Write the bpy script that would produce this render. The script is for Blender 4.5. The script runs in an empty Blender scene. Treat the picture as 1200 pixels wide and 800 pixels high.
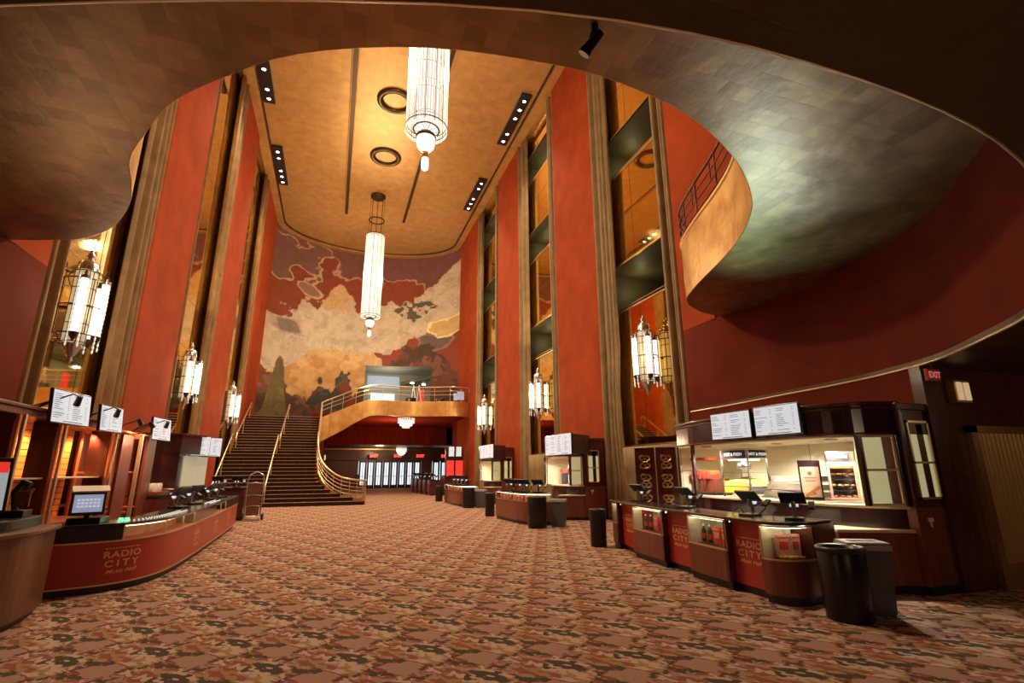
import bpy, math, random
import numpy as np
from mathutils import Vector, Matrix
random.seed(7)
PI = math.pi
COL = bpy.context.scene.collection
OFF = {}

# ------------------------------------------------------------------ mesh helper
def catmull(pts, n=6, closed=False):
    P = [np.array(p, float) for p in pts]; out = []; N = len(P)
    segs = N if closed else N - 1
    for i in range(segs):
        if closed:
            a, b, c, d = P[(i-1) % N], P[i], P[(i+1) % N], P[(i+2) % N]
        else:
            b, c = P[i], P[i+1]
            a = P[i-1] if i > 0 else 2*b - c
            d = P[i+2] if i + 2 < N else 2*c - b
        for k in range(n):
            t = k / n
            out.append(tuple(.5*((2*b) + (c-a)*t + (2*a-5*b+4*c-d)*t*t + (3*b-a-3*c+d)*t**3)))
    if not closed: out.append(tuple(P[-1]))
    return out

def offset(pts, d):
    """2D polyline pushed d to the left of its direction."""
    out = []
    for i in range(len(pts)):
        a = np.array(pts[max(0, i-1)][:2]); b = np.array(pts[min(len(pts)-1, i+1)][:2])
        t = (b-a)/np.linalg.norm(b-a)
        out.append((pts[i][0]-t[1]*d, pts[i][1]+t[0]*d))
    return out

class MB:
    def __init__(s): s.v = []; s.f = []; s.sm = []
    def add(s, vs, fs, smooth=False):
        n = len(s.v); s.v += [tuple(float(c) for c in v) for v in vs]
        s.f += [tuple(i+n for i in f) for f in fs]; s.sm += [smooth]*len(fs); return s
    def box(s, x0, x1, y0, y1, z0, z1):
        vs = [(x, y, z) for z in (z0, z1) for y in (y0, y1) for x in (x0, x1)]
        return s.add(vs, [(0,2,3,1),(4,5,7,6),(0,1,5,4),(1,3,7,5),(3,2,6,7),(2,0,4,6)])
    def obox(s, c, size, M=None):
        """box of a size centred on c, turned by the 3x3 (or axis list) M"""
        M = Matrix.Identity(3) if M is None else M
        h = [q/2 for q in size]; vs = []
        for z in (-1, 1):
            for y in (-1, 1):
                for x in (-1, 1):
                    vs.append(Vector(c) + M @ Vector((x*h[0], y*h[1], z*h[2])))
        return s.add(vs, [(0,2,3,1),(4,5,7,6),(0,1,5,4),(1,3,7,5),(3,2,6,7),(2,0,4,6)])
    def prism(s, poly, z0, z1):
        n = len(poly)
        a = sum(poly[i][0]*poly[(i+1) % n][1]-poly[(i+1) % n][0]*poly[i][1] for i in range(n))
        if a < 0: poly = poly[::-1]
        vs = [(p[0], p[1], z0) for p in poly] + [(p[0], p[1], z1) for p in poly]
        fs = [tuple(range(n))[::-1], tuple(range(n, 2*n))] + [(i, (i+1) % n, n+(i+1) % n, n+i) for i in range(n)]
        return s.add(vs, fs)
    def strip(s, pts, z0, z1, th):
        """upright band along a 2D polyline, th thick to the left; z0/z1 may be lists"""
        q = offset(pts, th); n = len(pts)
        Z0 = z0 if hasattr(z0, '__len__') else [z0]*n; Z1 = z1 if hasattr(z1, '__len__') else [z1]*n
        vs = []
        for i in range(n):
            vs += [(pts[i][0], pts[i][1], Z0[i]), (pts[i][0], pts[i][1], Z1[i]), (q[i][0], q[i][1], Z1[i]), (q[i][0], q[i][1], Z0[i])]
        fs = [(0, 3, 2, 1), (4*n-4, 4*n-3, 4*n-2, 4*n-1)]; b = len(fs)
        sm = [False]*2
        for i in range(n-1):
            for k in range(4):
                fs.append((4*i+k, 4*i+(k+1) % 4, 4*i+4+(k+1) % 4, 4*i+4+k))
        return s.add(vs, fs)
    def loft(s, rows, smooth=True):
        n = len(rows[0]); vs = [p for r in rows for p in r]
        fs = [(i*n+j, i*n+j+1, (i+1)*n+j+1, (i+1)*n+j) for i in range(len(rows)-1) for j in range(n-1)]
        return s.add(vs, fs, smooth)
    def tube(s, pts, r, n=8, closed=False):
        P = [Vector(p) for p in pts]; N = len(P); R = r if hasattr(r, '__len__') else [r]*N
        vs = []; up = None
        for i in range(N):
            a = P[(i-1) % N] if (closed or i > 0) else P[i]; b = P[(i+1) % N] if (closed or i < N-1) else P[i]
            t = (b-a).normalized()
            if up is None:
                up = Vector((0, 0, 1)) if abs(t.z) < .9 else Vector((1, 0, 0))
            x = t.cross(up)
            if x.length < 1e-6: x = t.cross(Vector((0, 1, 0)))
            x.normalize(); y = x.cross(t).normalized(); up = y
            for k in range(n):
                an = 2*PI*k/n; vs.append(P[i]+x*(R[i]*math.cos(an))+y*(R[i]*math.sin(an)))
        fs = []
        for i in range(N if closed else N-1):
            for k in range(n):
                j = (i+1) % N
                fs.append((i*n+k, i*n+(k+1) % n, j*n+(k+1) % n, j*n+k))
        s.add(vs, fs, n > 5)
        if not closed: s.add(vs[:n], [tuple(range(n))[::-1]]); s.add(vs[-n:], [tuple(range(n))])
        return s
    def cyl(s, p0, p1, r0, r1=None, n=14): return s.tube([p0, p1], [r0, r0 if r1 is None else r1], n)
    def ring(s, c, R, r, n=28, m=6, a0=0, a1=2*PI):
        full = abs(a1-a0-2*PI) < 1e-6
        pts = [(c[0]+R*math.cos(a0+(a1-a0)*k/n), c[1]+R*math.sin(a0+(a1-a0)*k/n), c[2]) for k in range(n if full else n+1)]
        return s.tube(pts, r, m, full)
    def lathe(s, prof, c=(0, 0, 0), n=24, smooth=True, caps=True):
        vs = [(c[0]+r*math.cos(2*PI*k/n), c[1]+r*math.sin(2*PI*k/n), c[2]+z) for r, z in prof for k in range(n)]
        fs = [(i*n+k, i*n+(k+1) % n, (i+1)*n+(k+1) % n, (i+1)*n+k) for i in range(len(prof)-1) for k in range(n)]
        s.add(vs, fs, smooth)
        if caps and prof[0][0] > 1e-4: s.add(vs[:n], [tuple(range(n))[::-1]])
        if caps and prof[-1][0] > 1e-4: s.add(vs[-n:], [tuple(range(n))])
        return s
    def ball(s, c, r, n=10, m=6, sz=1):
        return s.lathe([(max(1e-5, r*math.sin(PI*k/m)), -r*sz*math.cos(PI*k/m)) for k in range(m+1)], c, n)
    def mesh(s, name):
        me = bpy.data.meshes.new(name); me.from_pydata(s.v, [], s.f)
        me.polygons.foreach_set('use_smooth', s.sm); me.validate(); me.update(); return me

# ------------------------------------------------------------------ objects
def _link(o, parent=None):
    COL.objects.link(o)
    if parent is not None: o.parent = parent
    return o
def _off(p):
    while p is not None:
        if p.name in OFF: return OFF[p.name]
        p = p.parent
    return (0, 0, 0)
def tag(o, label=None, cat=None, group=None, kind=None):
    if label: o['label'] = label
    if cat: o['category'] = cat
    if group: o['group'] = group
    if kind: o['kind'] = kind
    return o
def thing(name, label, cat, loc=(0, 0, 0), rz=0, group=None, world=True):
    """an Empty at the base of a thing; world=True: its parts are given in world coordinates"""
    o = bpy.data.objects.new(name, None); COL.objects.link(o); o.empty_display_size = .2
    o.location = loc; o.rotation_euler = (0, 0, rz); OFF[o.name] = tuple(loc) if world else (0, 0, 0)
    return tag(o, label, cat, group)
def part(mb, name, m, parent=None, bev=0, label=None, seg=2):
    d = _off(parent) if parent is not None else (0, 0, 0)
    if any(d): mb.v = [(v[0]-d[0], v[1]-d[1], v[2]-d[2]) for v in mb.v]
    me = mb.mesh(name); o = bpy.data.objects.new(name, me); _link(o, parent); me.materials.append(m)
    if bev:
        b = o.modifiers.new('edge', 'BEVEL'); b.width = bev; b.segments = seg; b.limit_method = 'ANGLE'; b.angle_limit = .6
    if label: o['label'] = label
    return o
def struct(mb, name, m, parent=None, bev=0):
    o = part(mb, name, m, parent, bev)
    if parent is None: o['kind'] = 'structure'
    return o
def solo(mb, name, m, label, cat, group=None, bev=0):
    return tag(part(mb, name, m, None, bev), label, cat, group)
def copy_tree(o, parent=None):
    c = o.copy(); COL.objects.link(c)
    if parent is not None: c.parent = parent
    for ch in list(o.children): copy_tree(ch, c)
    return c
def place(proto, used, loc, rz, label, group=None, scale=None):
    o = copy_tree(proto) if used[0] else proto
    used[0] = True
    o.location = loc; o.rotation_euler = (0, 0, rz); o['label'] = label
    if group: o['group'] = group
    if scale: o.scale = scale if hasattr(scale, '__len__') else (scale,)*3
    return o
def text_data(s, size, bold=0, shear=0, align='CENTER', ext=0.0, space=1):
    cu = bpy.data.curves.new('lettering', 'FONT'); cu.body = s; cu.size = size; cu.align_x = align
    cu.offset = bold; cu.shear = shear; cu.resolution_u = 3; cu.extrude = ext; cu.space_character = space
    o = bpy.data.objects.new('lettering', cu); COL.objects.link(o)
    dg = bpy.context.evaluated_depsgraph_get(); dg.update()
    me = bpy.data.meshes.new_from_object(o.evaluated_get(dg))
    vs = [tuple(v.co) for v in me.vertices]; fs = [tuple(p.vertices) for p in me.polygons]
    bpy.data.objects.remove(o); bpy.data.curves.remove(cu); bpy.data.meshes.remove(me)
    return vs, fs
def frame3(n, up=(0, 0, 1)):
    n = Vector(n).normalized(); r = Vector(up).cross(n).normalized(); u = n.cross(r)
    return Matrix((r, u, n)).transposed()
def flat_text(mb, s, size, c, n, up=(0, 0, 1), **k):
    vs, fs = text_data(s, size, **k); M = frame3(n, up)
    return mb.add([Vector(c)+M @ Vector(v) for v in vs], fs)
def path_text(mb, s, size, pts, s0, z0, xs=1.0, prox=.006, **k):
    """lettering laid along a 2D polyline; s0 = arc length of the text centre; side=+1 faces left of the path's reverse"""
    vs, fs = text_data(s, size, **k)
    return mb.add([on_path(pts, s0+v[0]*xs, prox)+(z0+v[1],) for v in vs], fs)
def on_path(pts, s, out=0.0):
    """point at arc length s, pushed out to the right of the direction of travel"""
    P = [np.array(p[:2], float) for p in pts]; L = [np.linalg.norm(P[i+1]-P[i]) for i in range(len(P)-1)]
    i = 0
    while i < len(L)-1 and s > L[i]: s -= L[i]; i += 1
    t = (P[i+1]-P[i])/L[i]; q = P[i]+t*s
    return (q[0]+t[1]*out, q[1]-t[0]*out)
def plen(pts): return sum(math.dist(pts[i][:2], pts[i+1][:2]) for i in range(len(pts)-1))

# ------------------------------------------------------------------ materials
def _nt(name):
    m = bpy.data.materials.new(name); m.use_nodes = True
    nt = m.node_tree; return m, nt, nt.nodes['Principled BSDF']
def mat(name, col, rough=.5, metal=0., var=0., vs=8., bump=0., bs=40., spec=None, emis=None, es=0., coat=0., sheen=0., stretch=None):
    m, nt, b = _nt(name); N = nt.nodes; L = nt.links
    b.inputs['Base Color'].default_value = (*col, 1); b.inputs['Roughness'].default_value = rough; b.inputs['Metallic'].default_value = metal
    if spec is not None: b.inputs['Specular IOR Level'].default_value = spec
    if coat: b.inputs['Coat Weight'].default_value = coat; b.inputs['Coat Roughness'].default_value = .12
    if sheen: b.inputs['Sheen Weight'].default_value = sheen; b.inputs['Sheen Tint'].default_value = (*[min(1, c*2.5) for c in col], 1)
    if emis: b.inputs['Emission Color'].default_value = (*emis, 1); b.inputs['Emission Strength'].default_value = es
    if var or bump:
        tc = N.new('ShaderNodeTexCoord'); src = tc.outputs['Object']
        if stretch:
            mp = N.new('ShaderNodeMapping'); mp.inputs['Scale'].default_value = stretch; L.new(src, mp.inputs[0]); src = mp.outputs[0]
    if var:
        n = N.new('ShaderNodeTexNoise'); n.inputs['Scale'].default_value = vs; n.inputs['Detail'].default_value = 5
        L.new(src, n.inputs['Vector'])
        r = N.new('ShaderNodeValToRGB'); L.new(n.outputs[0], r.inputs[0])
        r.color_ramp.elements[0].position = .25; r.color_ramp.elements[1].position = .75
        r.color_ramp.elements[0].color = (*[c*(1-var) for c in col], 1); r.color_ramp.elements[1].color = (*[min(1, c*(1+var)) for c in col], 1)
        L.new(r.outputs[0], b.inputs['Base Color'])
    if bump:
        n2 = N.new('ShaderNodeTexNoise'); n2.inputs['Scale'].default_value = bs; n2.inputs['Detail'].default_value = 3
        L.new(src, n2.inputs['Vector'])
        bp = N.new('ShaderNodeBump'); bp.inputs['Strength'].default_value = bump; bp.inputs['Distance'].default_value = .02
        L.new(n2.outputs[0], bp.inputs['Height']); L.new(bp.outputs[0], b.inputs['Normal'])
    return m
def glow(name, col, s):
    m, nt, b = _nt(name); b.inputs['Base Color'].default_value = (*[c*.6 for c in col], 1)
    b.inputs['Emission Color'].default_value = (*col, 1); b.inputs['Emission Strength'].default_value = s; b.inputs['Roughness'].default_value = .4
    return m
def glass(name, tint=(1, 1, 1), rough=.02, refl=.06):
    m = bpy.data.materials.new(name); m.use_nodes = True; nt = m.node_tree; N = nt.nodes; L = nt.links; N.remove(N['Principled BSDF'])
    t = N.new('ShaderNodeBsdfTransparent'); t.inputs[0].default_value = (*tint, 1)
    g = N.new('ShaderNodeBsdfGlossy'); g.inputs['Roughness'].default_value = rough
    f = N.new('ShaderNodeLayerWeight'); f.inputs[0].default_value = refl
    k = N.new('ShaderNodeMath'); k.operation = 'MINIMUM'; k.inputs[1].default_value = .16; L.new(f.outputs['Fresnel'], k.inputs[0]); x = N.new('ShaderNodeMixShader'); L.new(k.outputs[0], x.inputs[0]); L.new(t.outputs[0], x.inputs[1]); L.new(g.outputs[0], x.inputs[2])
    L.new(x.outputs[0], N['Material Output'].inputs[0]); return m

def carpet_material():
    m, nt, b = _nt('carpet'); N = nt.nodes; L = nt.links
    tc = N.new('ShaderNodeTexCoord'); sx = N.new('ShaderNodeSeparateXYZ'); L.new(tc.outputs['Object'], sx.inputs[0])
    def math_(op, a, c=None):
        n = N.new('ShaderNodeMath'); n.operation = op
        for i, q in enumerate((a, c)):
            if q is None: continue
            if isinstance(q, (int, float)): n.inputs[i].default_value = q
            else: L.new(q, n.inputs[i])
        return n.outputs[0]
    PX, PY = .68, .8
    X = math_('ADD', sx.outputs[0], math_('MULTIPLY', sx.outputs[1], .5*PX/PY))
    u = math_('MULTIPLY', X, 2*PI/PX); v = math_('MULTIPLY', sx.outputs[1], 2*PI/PY)
    R = .55
    cu, su, cv, sv = [math_('MULTIPLY', math_(op, q), R) for op, q in (('COSINE', u), ('SINE', u), ('COSINE', v), ('SINE', v))]
    cmb = N.new('ShaderNodeCombineXYZ'); L.new(cu, cmb.inputs[0]); L.new(su, cmb.inputs[1]); L.new(cv, cmb.inputs[2])
    def layer(seed, scale, detail, dist):
        va = N.new('ShaderNodeVectorMath'); va.operation = 'ADD'; L.new(cmb.outputs[0], va.inputs[0]); va.inputs[1].default_value = (seed, seed*1.7, seed*.6)
        n = N.new('ShaderNodeTexNoise'); n.noise_dimensions = '4D'; n.inputs['Scale'].default_value = scale; n.inputs['Detail'].default_value = detail
        n.inputs['Distortion'].default_value = dist; L.new(va.outputs[0], n.inputs['Vector']); L.new(math_('ADD', sv, seed*.8), n.inputs['W'])
        return n.outputs[0]
    def step(fac, lo, hi):
        mr = N.new('ShaderNodeMapRange'); mr.inputs['From Min'].default_value = lo; mr.inputs['From Max'].default_value = hi; L.new(fac, mr.inputs['Value']); return mr.outputs[0]
    def mix(a, c, f):
        n = N.new('ShaderNodeMix'); n.data_type = 'RGBA'; L.new(f, n.inputs[0])
        for i, q in ((6, a), (7, c)):
            if isinstance(q, tuple): n.inputs[i].default_value = (*q, 1)
            else: L.new(q, n.inputs[i])
        return n.outputs[2]
    wob = math_('MULTIPLY', math_('SUBTRACT', layer(3.3, 2.0, 1.5, .5), .5), 1.6)
    f = math_('ADD', math_('MULTIPLY', math_('ADD', math_('COSINE', u), math_('COSINE', v)), .5), wob)
    f2 = math_('ADD', math_('MULTIPLY', math_('ADD', math_('COSINE', math_('ADD', u, 2.2)), math_('COSINE', math_('ADD', v, 3.4))), .5), math_('MULTIPLY', wob, -.8))
    c = mix(C_TAN, C_RUST, step(layer(2.3, 1.5, 1., .4), .43, .45))
    c = mix(c, C_MUST, step(layer(11.9, 1.7, .6, .5), .55, .57))
    c = mix(c, C_PEACH, step(layer(7.1, 2.1, .6, 1.), .58, .6))
    c = mix(c, C_OLIVE, math_('MULTIPLY', step(f, .13, .17), step(layer(5.7, 1.3, .6, .4), .37, .39)))
    c = mix(c, C_RUST, math_('MULTIPLY', step(f, .42, .45), step(layer(9.7, 1.5, .6, .4), .44, .46)))
    c = mix(c, C_TAN, step(f, .52, .55))
    c = mix(c, C_OLIVE, step(f2, .6, .63))
    c = mix(c, C_PEACH, math_('MULTIPLY', step(f2, .3, .33), step(layer(19.7, 2.2, .6, .8), .54, .56)))
    n = N.new('ShaderNodeTexNoise'); n.inputs['Scale'].default_value = 160; L.new(tc.outputs['Object'], n.inputs['Vector'])
    mm = N.new('ShaderNodeMix'); mm.data_type = 'RGBA'; mm.blend_type = 'MULTIPLY'; mm.inputs[0].default_value = .3
    L.new(c, mm.inputs[6]); L.new(n.outputs[0], mm.inputs[7]); L.new(mm.outputs[2], b.inputs['Base Color'])
    b.inputs['Roughness'].default_value = .95; b.inputs['Specular IOR Level'].default_value = .1
    return m
C_TAN, C_RUST, C_PEACH, C_MUST, C_OLIVE = (.46, .28, .205), (.34, .115, .07), (.62, .45, .34), (.43, .26, .12), (.1, .077, .05)

def leaf_material(name, col, col2, rough, metal, sq=.55, bump=.25, vr=.12, ov=.55):
    """squares of metal leaf, each of a slightly different tone and gloss"""
    m, nt, b = _nt(name); N = nt.nodes; L = nt.links
    tc = N.new('ShaderNodeTexCoord'); br = N.new('ShaderNodeTexBrick'); L.new(tc.outputs['Object'], br.inputs['Vector'])
    br.offset = 0; br.inputs['Scale'].default_value = 1; br.inputs['Brick Width'].default_value = sq; br.inputs['Row Height'].default_value = sq
    br.inputs['Mortar Size'].default_value = .006; br.inputs['Mortar Smooth'].default_value = .6
    br.inputs['Color1'].default_value = (*col, 1); br.inputs['Color2'].default_value = (*col2, 1); br.inputs['Mortar'].default_value = (*[c*.8 for c in col], 1)
    n = N.new('ShaderNodeTexNoise'); n.inputs['Scale'].default_value = 2.2; n.inputs['Detail'].default_value = 6; L.new(tc.outputs['Object'], n.inputs['Vector'])
    mx = N.new('ShaderNodeMix'); mx.data_type = 'RGBA'; mx.blend_type = 'OVERLAY'; mx.inputs[0].default_value = ov
    L.new(br.outputs[0], mx.inputs[6]); L.new(n.outputs[0], mx.inputs[7]); L.new(mx.outputs[2], b.inputs['Base Color'])
    b.inputs['Metallic'].default_value = metal
    mr = N.new('ShaderNodeMapRange'); mr.inputs['To Min'].default_value = rough-vr; mr.inputs['To Max'].default_value = rough+vr; L.new(n.outputs[0], mr.inputs[0])
    L.new(mr.outputs[0], b.inputs['Roughness'])
    n2 = N.new('ShaderNodeTexNoise'); n2.inputs['Scale'].default_value = 7; n2.inputs['Detail'].default_value = 3; L.new(tc.outputs['Object'], n2.inputs['Vector'])
    ad = N.new('ShaderNodeMath'); ad.operation = 'MULTIPLY_ADD'; L.new(br.outputs['Fac'], ad.inputs[0]); ad.inputs[1].default_value = -.5; L.new(n2.outputs[0], ad.inputs[2])
    bp = N.new('ShaderNodeBump'); bp.inputs['Strength'].default_value = bump; bp.inputs['Distance'].default_value = .05; L.new(ad.outputs[0], bp.inputs['Height']); L.new(bp.outputs[0], b.inputs['Normal'])
    return m

def slat_material(name, col, dark, pitch, axis=2):
    m, nt, b = _nt(name); N = nt.nodes; L = nt.links
    tc = N.new('ShaderNodeTexCoord'); sp = N.new('ShaderNodeSeparateXYZ'); L.new(tc.outputs['Object'], sp.inputs[0])
    a = N.new('ShaderNodeMath'); a.operation = 'MULTIPLY'; a.inputs[1].default_value = 1/pitch; L.new(sp.outputs[axis], a.inputs[0])
    f = N.new('ShaderNodeMath'); f.operation = 'FRACT'; L.new(a.outputs[0], f.inputs[0])
    r = N.new('ShaderNodeValToRGB'); r.color_ramp.interpolation = 'CONSTANT'; L.new(f.outputs[0], r.inputs[0])
    r.color_ramp.elements[0].color = (*dark, 1); r.color_ramp.elements[1].color = (*col, 1); r.color_ramp.elements[1].position = .14
    L.new(r.outputs[0], b.inputs['Base Color']); b.inputs['Roughness'].default_value = .45
    return m

M = {}
M['carpet'] = carpet_material()
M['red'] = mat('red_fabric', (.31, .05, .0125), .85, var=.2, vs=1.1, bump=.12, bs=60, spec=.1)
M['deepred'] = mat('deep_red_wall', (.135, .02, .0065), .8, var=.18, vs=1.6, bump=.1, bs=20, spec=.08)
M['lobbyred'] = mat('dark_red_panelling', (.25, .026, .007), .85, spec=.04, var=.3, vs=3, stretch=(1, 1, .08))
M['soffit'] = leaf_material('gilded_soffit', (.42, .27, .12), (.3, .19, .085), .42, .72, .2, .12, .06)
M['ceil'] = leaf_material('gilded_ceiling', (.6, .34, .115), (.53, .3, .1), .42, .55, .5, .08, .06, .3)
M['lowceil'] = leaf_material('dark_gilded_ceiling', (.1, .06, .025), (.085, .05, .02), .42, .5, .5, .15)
M['gold'] = leaf_material('gold_parapet', (.72, .42, .13), (.66, .38, .12), .34, .7, .45, .12)
M['drape'] = mat('gold_drape', (.225, .148, .068), .55, var=.25, vs=2.2, sheen=.4, spec=.3)
M['drape2'] = mat('brown_drape', (.23, .135, .052), .6, var=.3, vs=2.2, sheen=.3, spec=.3)
M['mirror'] = mat('gold_mirror', (.84, .58, .2), .035, 1.0)
M['bronze'] = mat('dark_bronze', (.1, .065, .035), .35, .85)
M['brass'] = mat('brass', (.62, .42, .18), .28, .9)
M['palebrass'] = mat('pale_brass', (.72, .56, .36), .3, .75)
M['mahog'] = mat('mahogany', (.085, .018, .012), .25, var=.35, vs=3, coat=.3, stretch=(4, 4, .6))
M['redwood'] = mat('red_wood', (.17, .042, .022), .35, var=.3, vs=3, coat=.2, stretch=(4, 4, .5))
M['brownwood'] = mat('brown_wood', (.15, .057, .024), .38, var=.25, vs=2.5, coat=.2, stretch=(3, 3, .5))
M['aub'] = mat('aubergine_lacquer', (.04, .018, .022), .2, coat=.5)
M['black'] = mat('black_plastic', (.014, .013, .014), .35)
M['blacktop'] = mat('black_stone', (.025, .022, .02), .16, var=.5, vs=30)
M['bin'] = mat('black_metal_bin', (.016, .013, .013), .32, .3, bump=.06, bs=80)
M['greybin'] = mat('grey_plastic', (.1, .1, .115), .45)
M['lid'] = mat('light_grey_lid', (.42, .4, .4), .4)
M['steel'] = mat('steel', (.55, .55, .57), .25, .95, bump=.03, bs=120)
M['white'] = mat('white_plastic', (.75, .74, .72), .4)
M['cream'] = mat('cream_laminate', (.85, .78, .6), .5, var=.05, vs=2)
M['creamedge'] = mat('cream_worktop', (.72, .6, .4), .3)
M['logored'] = mat('red_laminate', (.4, .038, .026), .35, var=.06, vs=2)
M['logogold'] = mat('gold_print', (.8, .46, .2), .5)
M['copper'] = mat('copper_pipe', (.75, .3, .15), .35, .6)
M['slat'] = slat_material('orange_slatwall', (.8, .27, .055), (.16, .04, .012), .11)
M['orangepanel'] = mat('orange_red_panel', (.42, .07, .025), .4, var=.25, vs=2)
M['stepcarpet'] = mat('dark_stair_carpet', (.036, .018, .013), .95, var=.6, vs=22, spec=.1)
M['nosing'] = mat('tan_stair_nosing', (.46, .28, .16), .8, var=.4, vs=14)
M['olive'] = mat('olive_plaster', (.1, .078, .034), .6, var=.15, vs=1)
M['greyroom'] = mat('grey_lounge_wall', (.36, .36, .27), .6)
M['glass'] = glass('clear_glass')
M['greenglass'] = glass('green_tinted_glass', (.8, .92, .84))
M['popcorn'] = mat('popcorn', (.85, .62, .16), .8, var=.35, vs=60, bump=.8, bs=60)
M['yellow'] = mat('yellow_candy', (.8, .58, .06), .4)
M['boxred'] = mat('red_card', (.62, .06, .04), .4, var=.3, vs=25)
M['boxpink'] = mat('pink_card', (.72, .38, .32), .4, var=.3, vs=18)
M['green'] = mat('green_plastic', (.05, .4, .1), .3)
M['navy'] = mat('dark_card', (.05, .035, .04), .4)
M['print'] = mat('dark_print', (.06, .06, .07), .6)
M['posterbrown'] = mat('poster_print', (.6, .42, .3), .45, var=.2, vs=6)
M['toast'] = mat('toasted_brown', (.42, .16, .04), .5, var=.4, vs=10)
M['salmon'] = mat('salmon_panel', (.62, .27, .16), .45, var=.3, vs=5)
M['taupe'] = mat('taupe_panel', (.3, .24, .2), .5)

M['g_tube'] = glow('lit_white_tube', (1, .93, .82), 0.75)
M['g_cryst'] = glow('lit_crystal', (1, .8, .48), 0.16)
M['g_rod'] = glow('lit_glass_rod', (1, .9, .74), 0.3)
M['g_core'] = glow('lit_lantern_core', (1, .92, .8), 0.62)
M['g_bulb'] = glow('lit_lamp', (.95, .97, 1), 8)
M['g_menu'] = glow('lit_menu_board', (.8, .9, 1), 0.25)
M['g_screen'] = glow('lit_screen', (.6, .7, 1), 0.16)
M['g_exit'] = glow('lit_exit_letters', (1, .05, .03), 1.2)
M['g_redscreen'] = glow('lit_red_screen', (1, .05, .03), 0.3)
M['g_day'] = glow('daylight_exterior', (.82, .92, 1), 0.5)
M['g_window'] = glow('lit_window', (.85, .92, 1), 0.6)
M['g_proj'] = glow('lit_projection', (.55, .68, .82), 0.16)
M['g_warm'] = glow('warm_light_strip', (1, .85, .5), 3)
M['g_down'] = glow('warm_downlight', (1, .9, .68), 4)
M['g_cream'] = glow('backlit_cream_panel', (.95, .88, .46), .14)
M['g_green'] = glow('green_indicator', (.1, 1, .3), 1)
M['g_dot'] = glow('small_lit_bead', (1, .95, .8), 0.25)
P_SPOT, P_WASH, P_KIOSK, P_CLIP = 1500, 1400, 85, 40
P_LOBBY, EXPO = 1.6, 1.2
P_UP, P_CH, P_LAN = .42, 1.0, 30
P_SOF = .7
# ================================================================== ROOM
XR, XL, XC, ZC = 8.85, -5.25, 1.8, 20.0
YE = 38.0; RA, RB = XR-XC, 4.4                       # curved end wall: half ellipse
Z0, ZL, ZS, ZM = 0.0, 3.05, 5.3, 5.95                # floor, low ceiling, soffit, mezzanine floor
def mx(p): return (2*XC-p[0],)+tuple(p[1:])

fl = MB(); fl.add([(-16, -9, 0), (18, -9, 0), (18, 62, 0), (-16, 62, 0)], [(0, 1, 2, 3)]); struct(fl, 'floor', M['carpet'])

# --- low entrance ceiling with its oval opening, the drum above it
lipR = [(1.8, 1.08), (3.09, 1.21), (4.69, 1.74), (5.7, 2.25), (6.52, 2.89), (7.16, 3.6), (7.92, 4.57), (8.31, 5.56), (8.46, 6.19), (8.57, 6.95), (8.62, 7.6), (8.75, 8.8), (8.83, 9.7), (8.85, 11.)]
topR = [(1.8, .6), (3.3, .75), (5.0, 1.35), (6.1, 2.1), (6.9, 2.95), (7.6, 3.7), (8.25, 4.55), (8.75, 5.6), (8.97, 6.2), (9.17, 7.), (9.22, 7.7), (9.08, 8.8), (8.88, 9.7), (8.85, 11.)]
lip = catmull([mx(p) for p in lipR[::-1]]+lipR[1:], 5); top = catmull([mx(p) for p in topR[::-1]]+topR[1:], 5)
lipR = lip[len(lip)//2:]
def z_(pts, z): return [(p[0], p[1], z) for p in pts]
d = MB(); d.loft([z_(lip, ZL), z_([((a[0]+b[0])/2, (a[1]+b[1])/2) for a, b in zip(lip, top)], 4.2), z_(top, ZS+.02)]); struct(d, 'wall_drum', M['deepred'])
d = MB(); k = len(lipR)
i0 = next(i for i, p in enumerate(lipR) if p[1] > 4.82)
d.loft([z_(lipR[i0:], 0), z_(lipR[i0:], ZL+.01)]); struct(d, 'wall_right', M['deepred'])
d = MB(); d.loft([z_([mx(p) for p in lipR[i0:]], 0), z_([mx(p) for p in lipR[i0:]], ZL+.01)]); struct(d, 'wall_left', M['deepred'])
far = [(XC+(p[0]-XC)*2.1, 6+(p[1]-6)*2.6) for p in lip]
lipc = [(p[0]-.3*min(1, max(0, (-2.5-p[0])/1.5)), p[1]) for p in lip]
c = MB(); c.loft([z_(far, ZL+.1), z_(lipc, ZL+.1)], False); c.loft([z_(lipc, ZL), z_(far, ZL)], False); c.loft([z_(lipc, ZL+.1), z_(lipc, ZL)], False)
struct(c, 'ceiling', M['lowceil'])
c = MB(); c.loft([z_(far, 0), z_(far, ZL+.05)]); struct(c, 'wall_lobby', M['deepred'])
t = MB(); t.tube(z_([p for p in lip if p[0] > -1.6 or p[1] < 2], ZL+.02), .022, 6); struct(t, 'trim_1', M['palebrass'])

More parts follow.
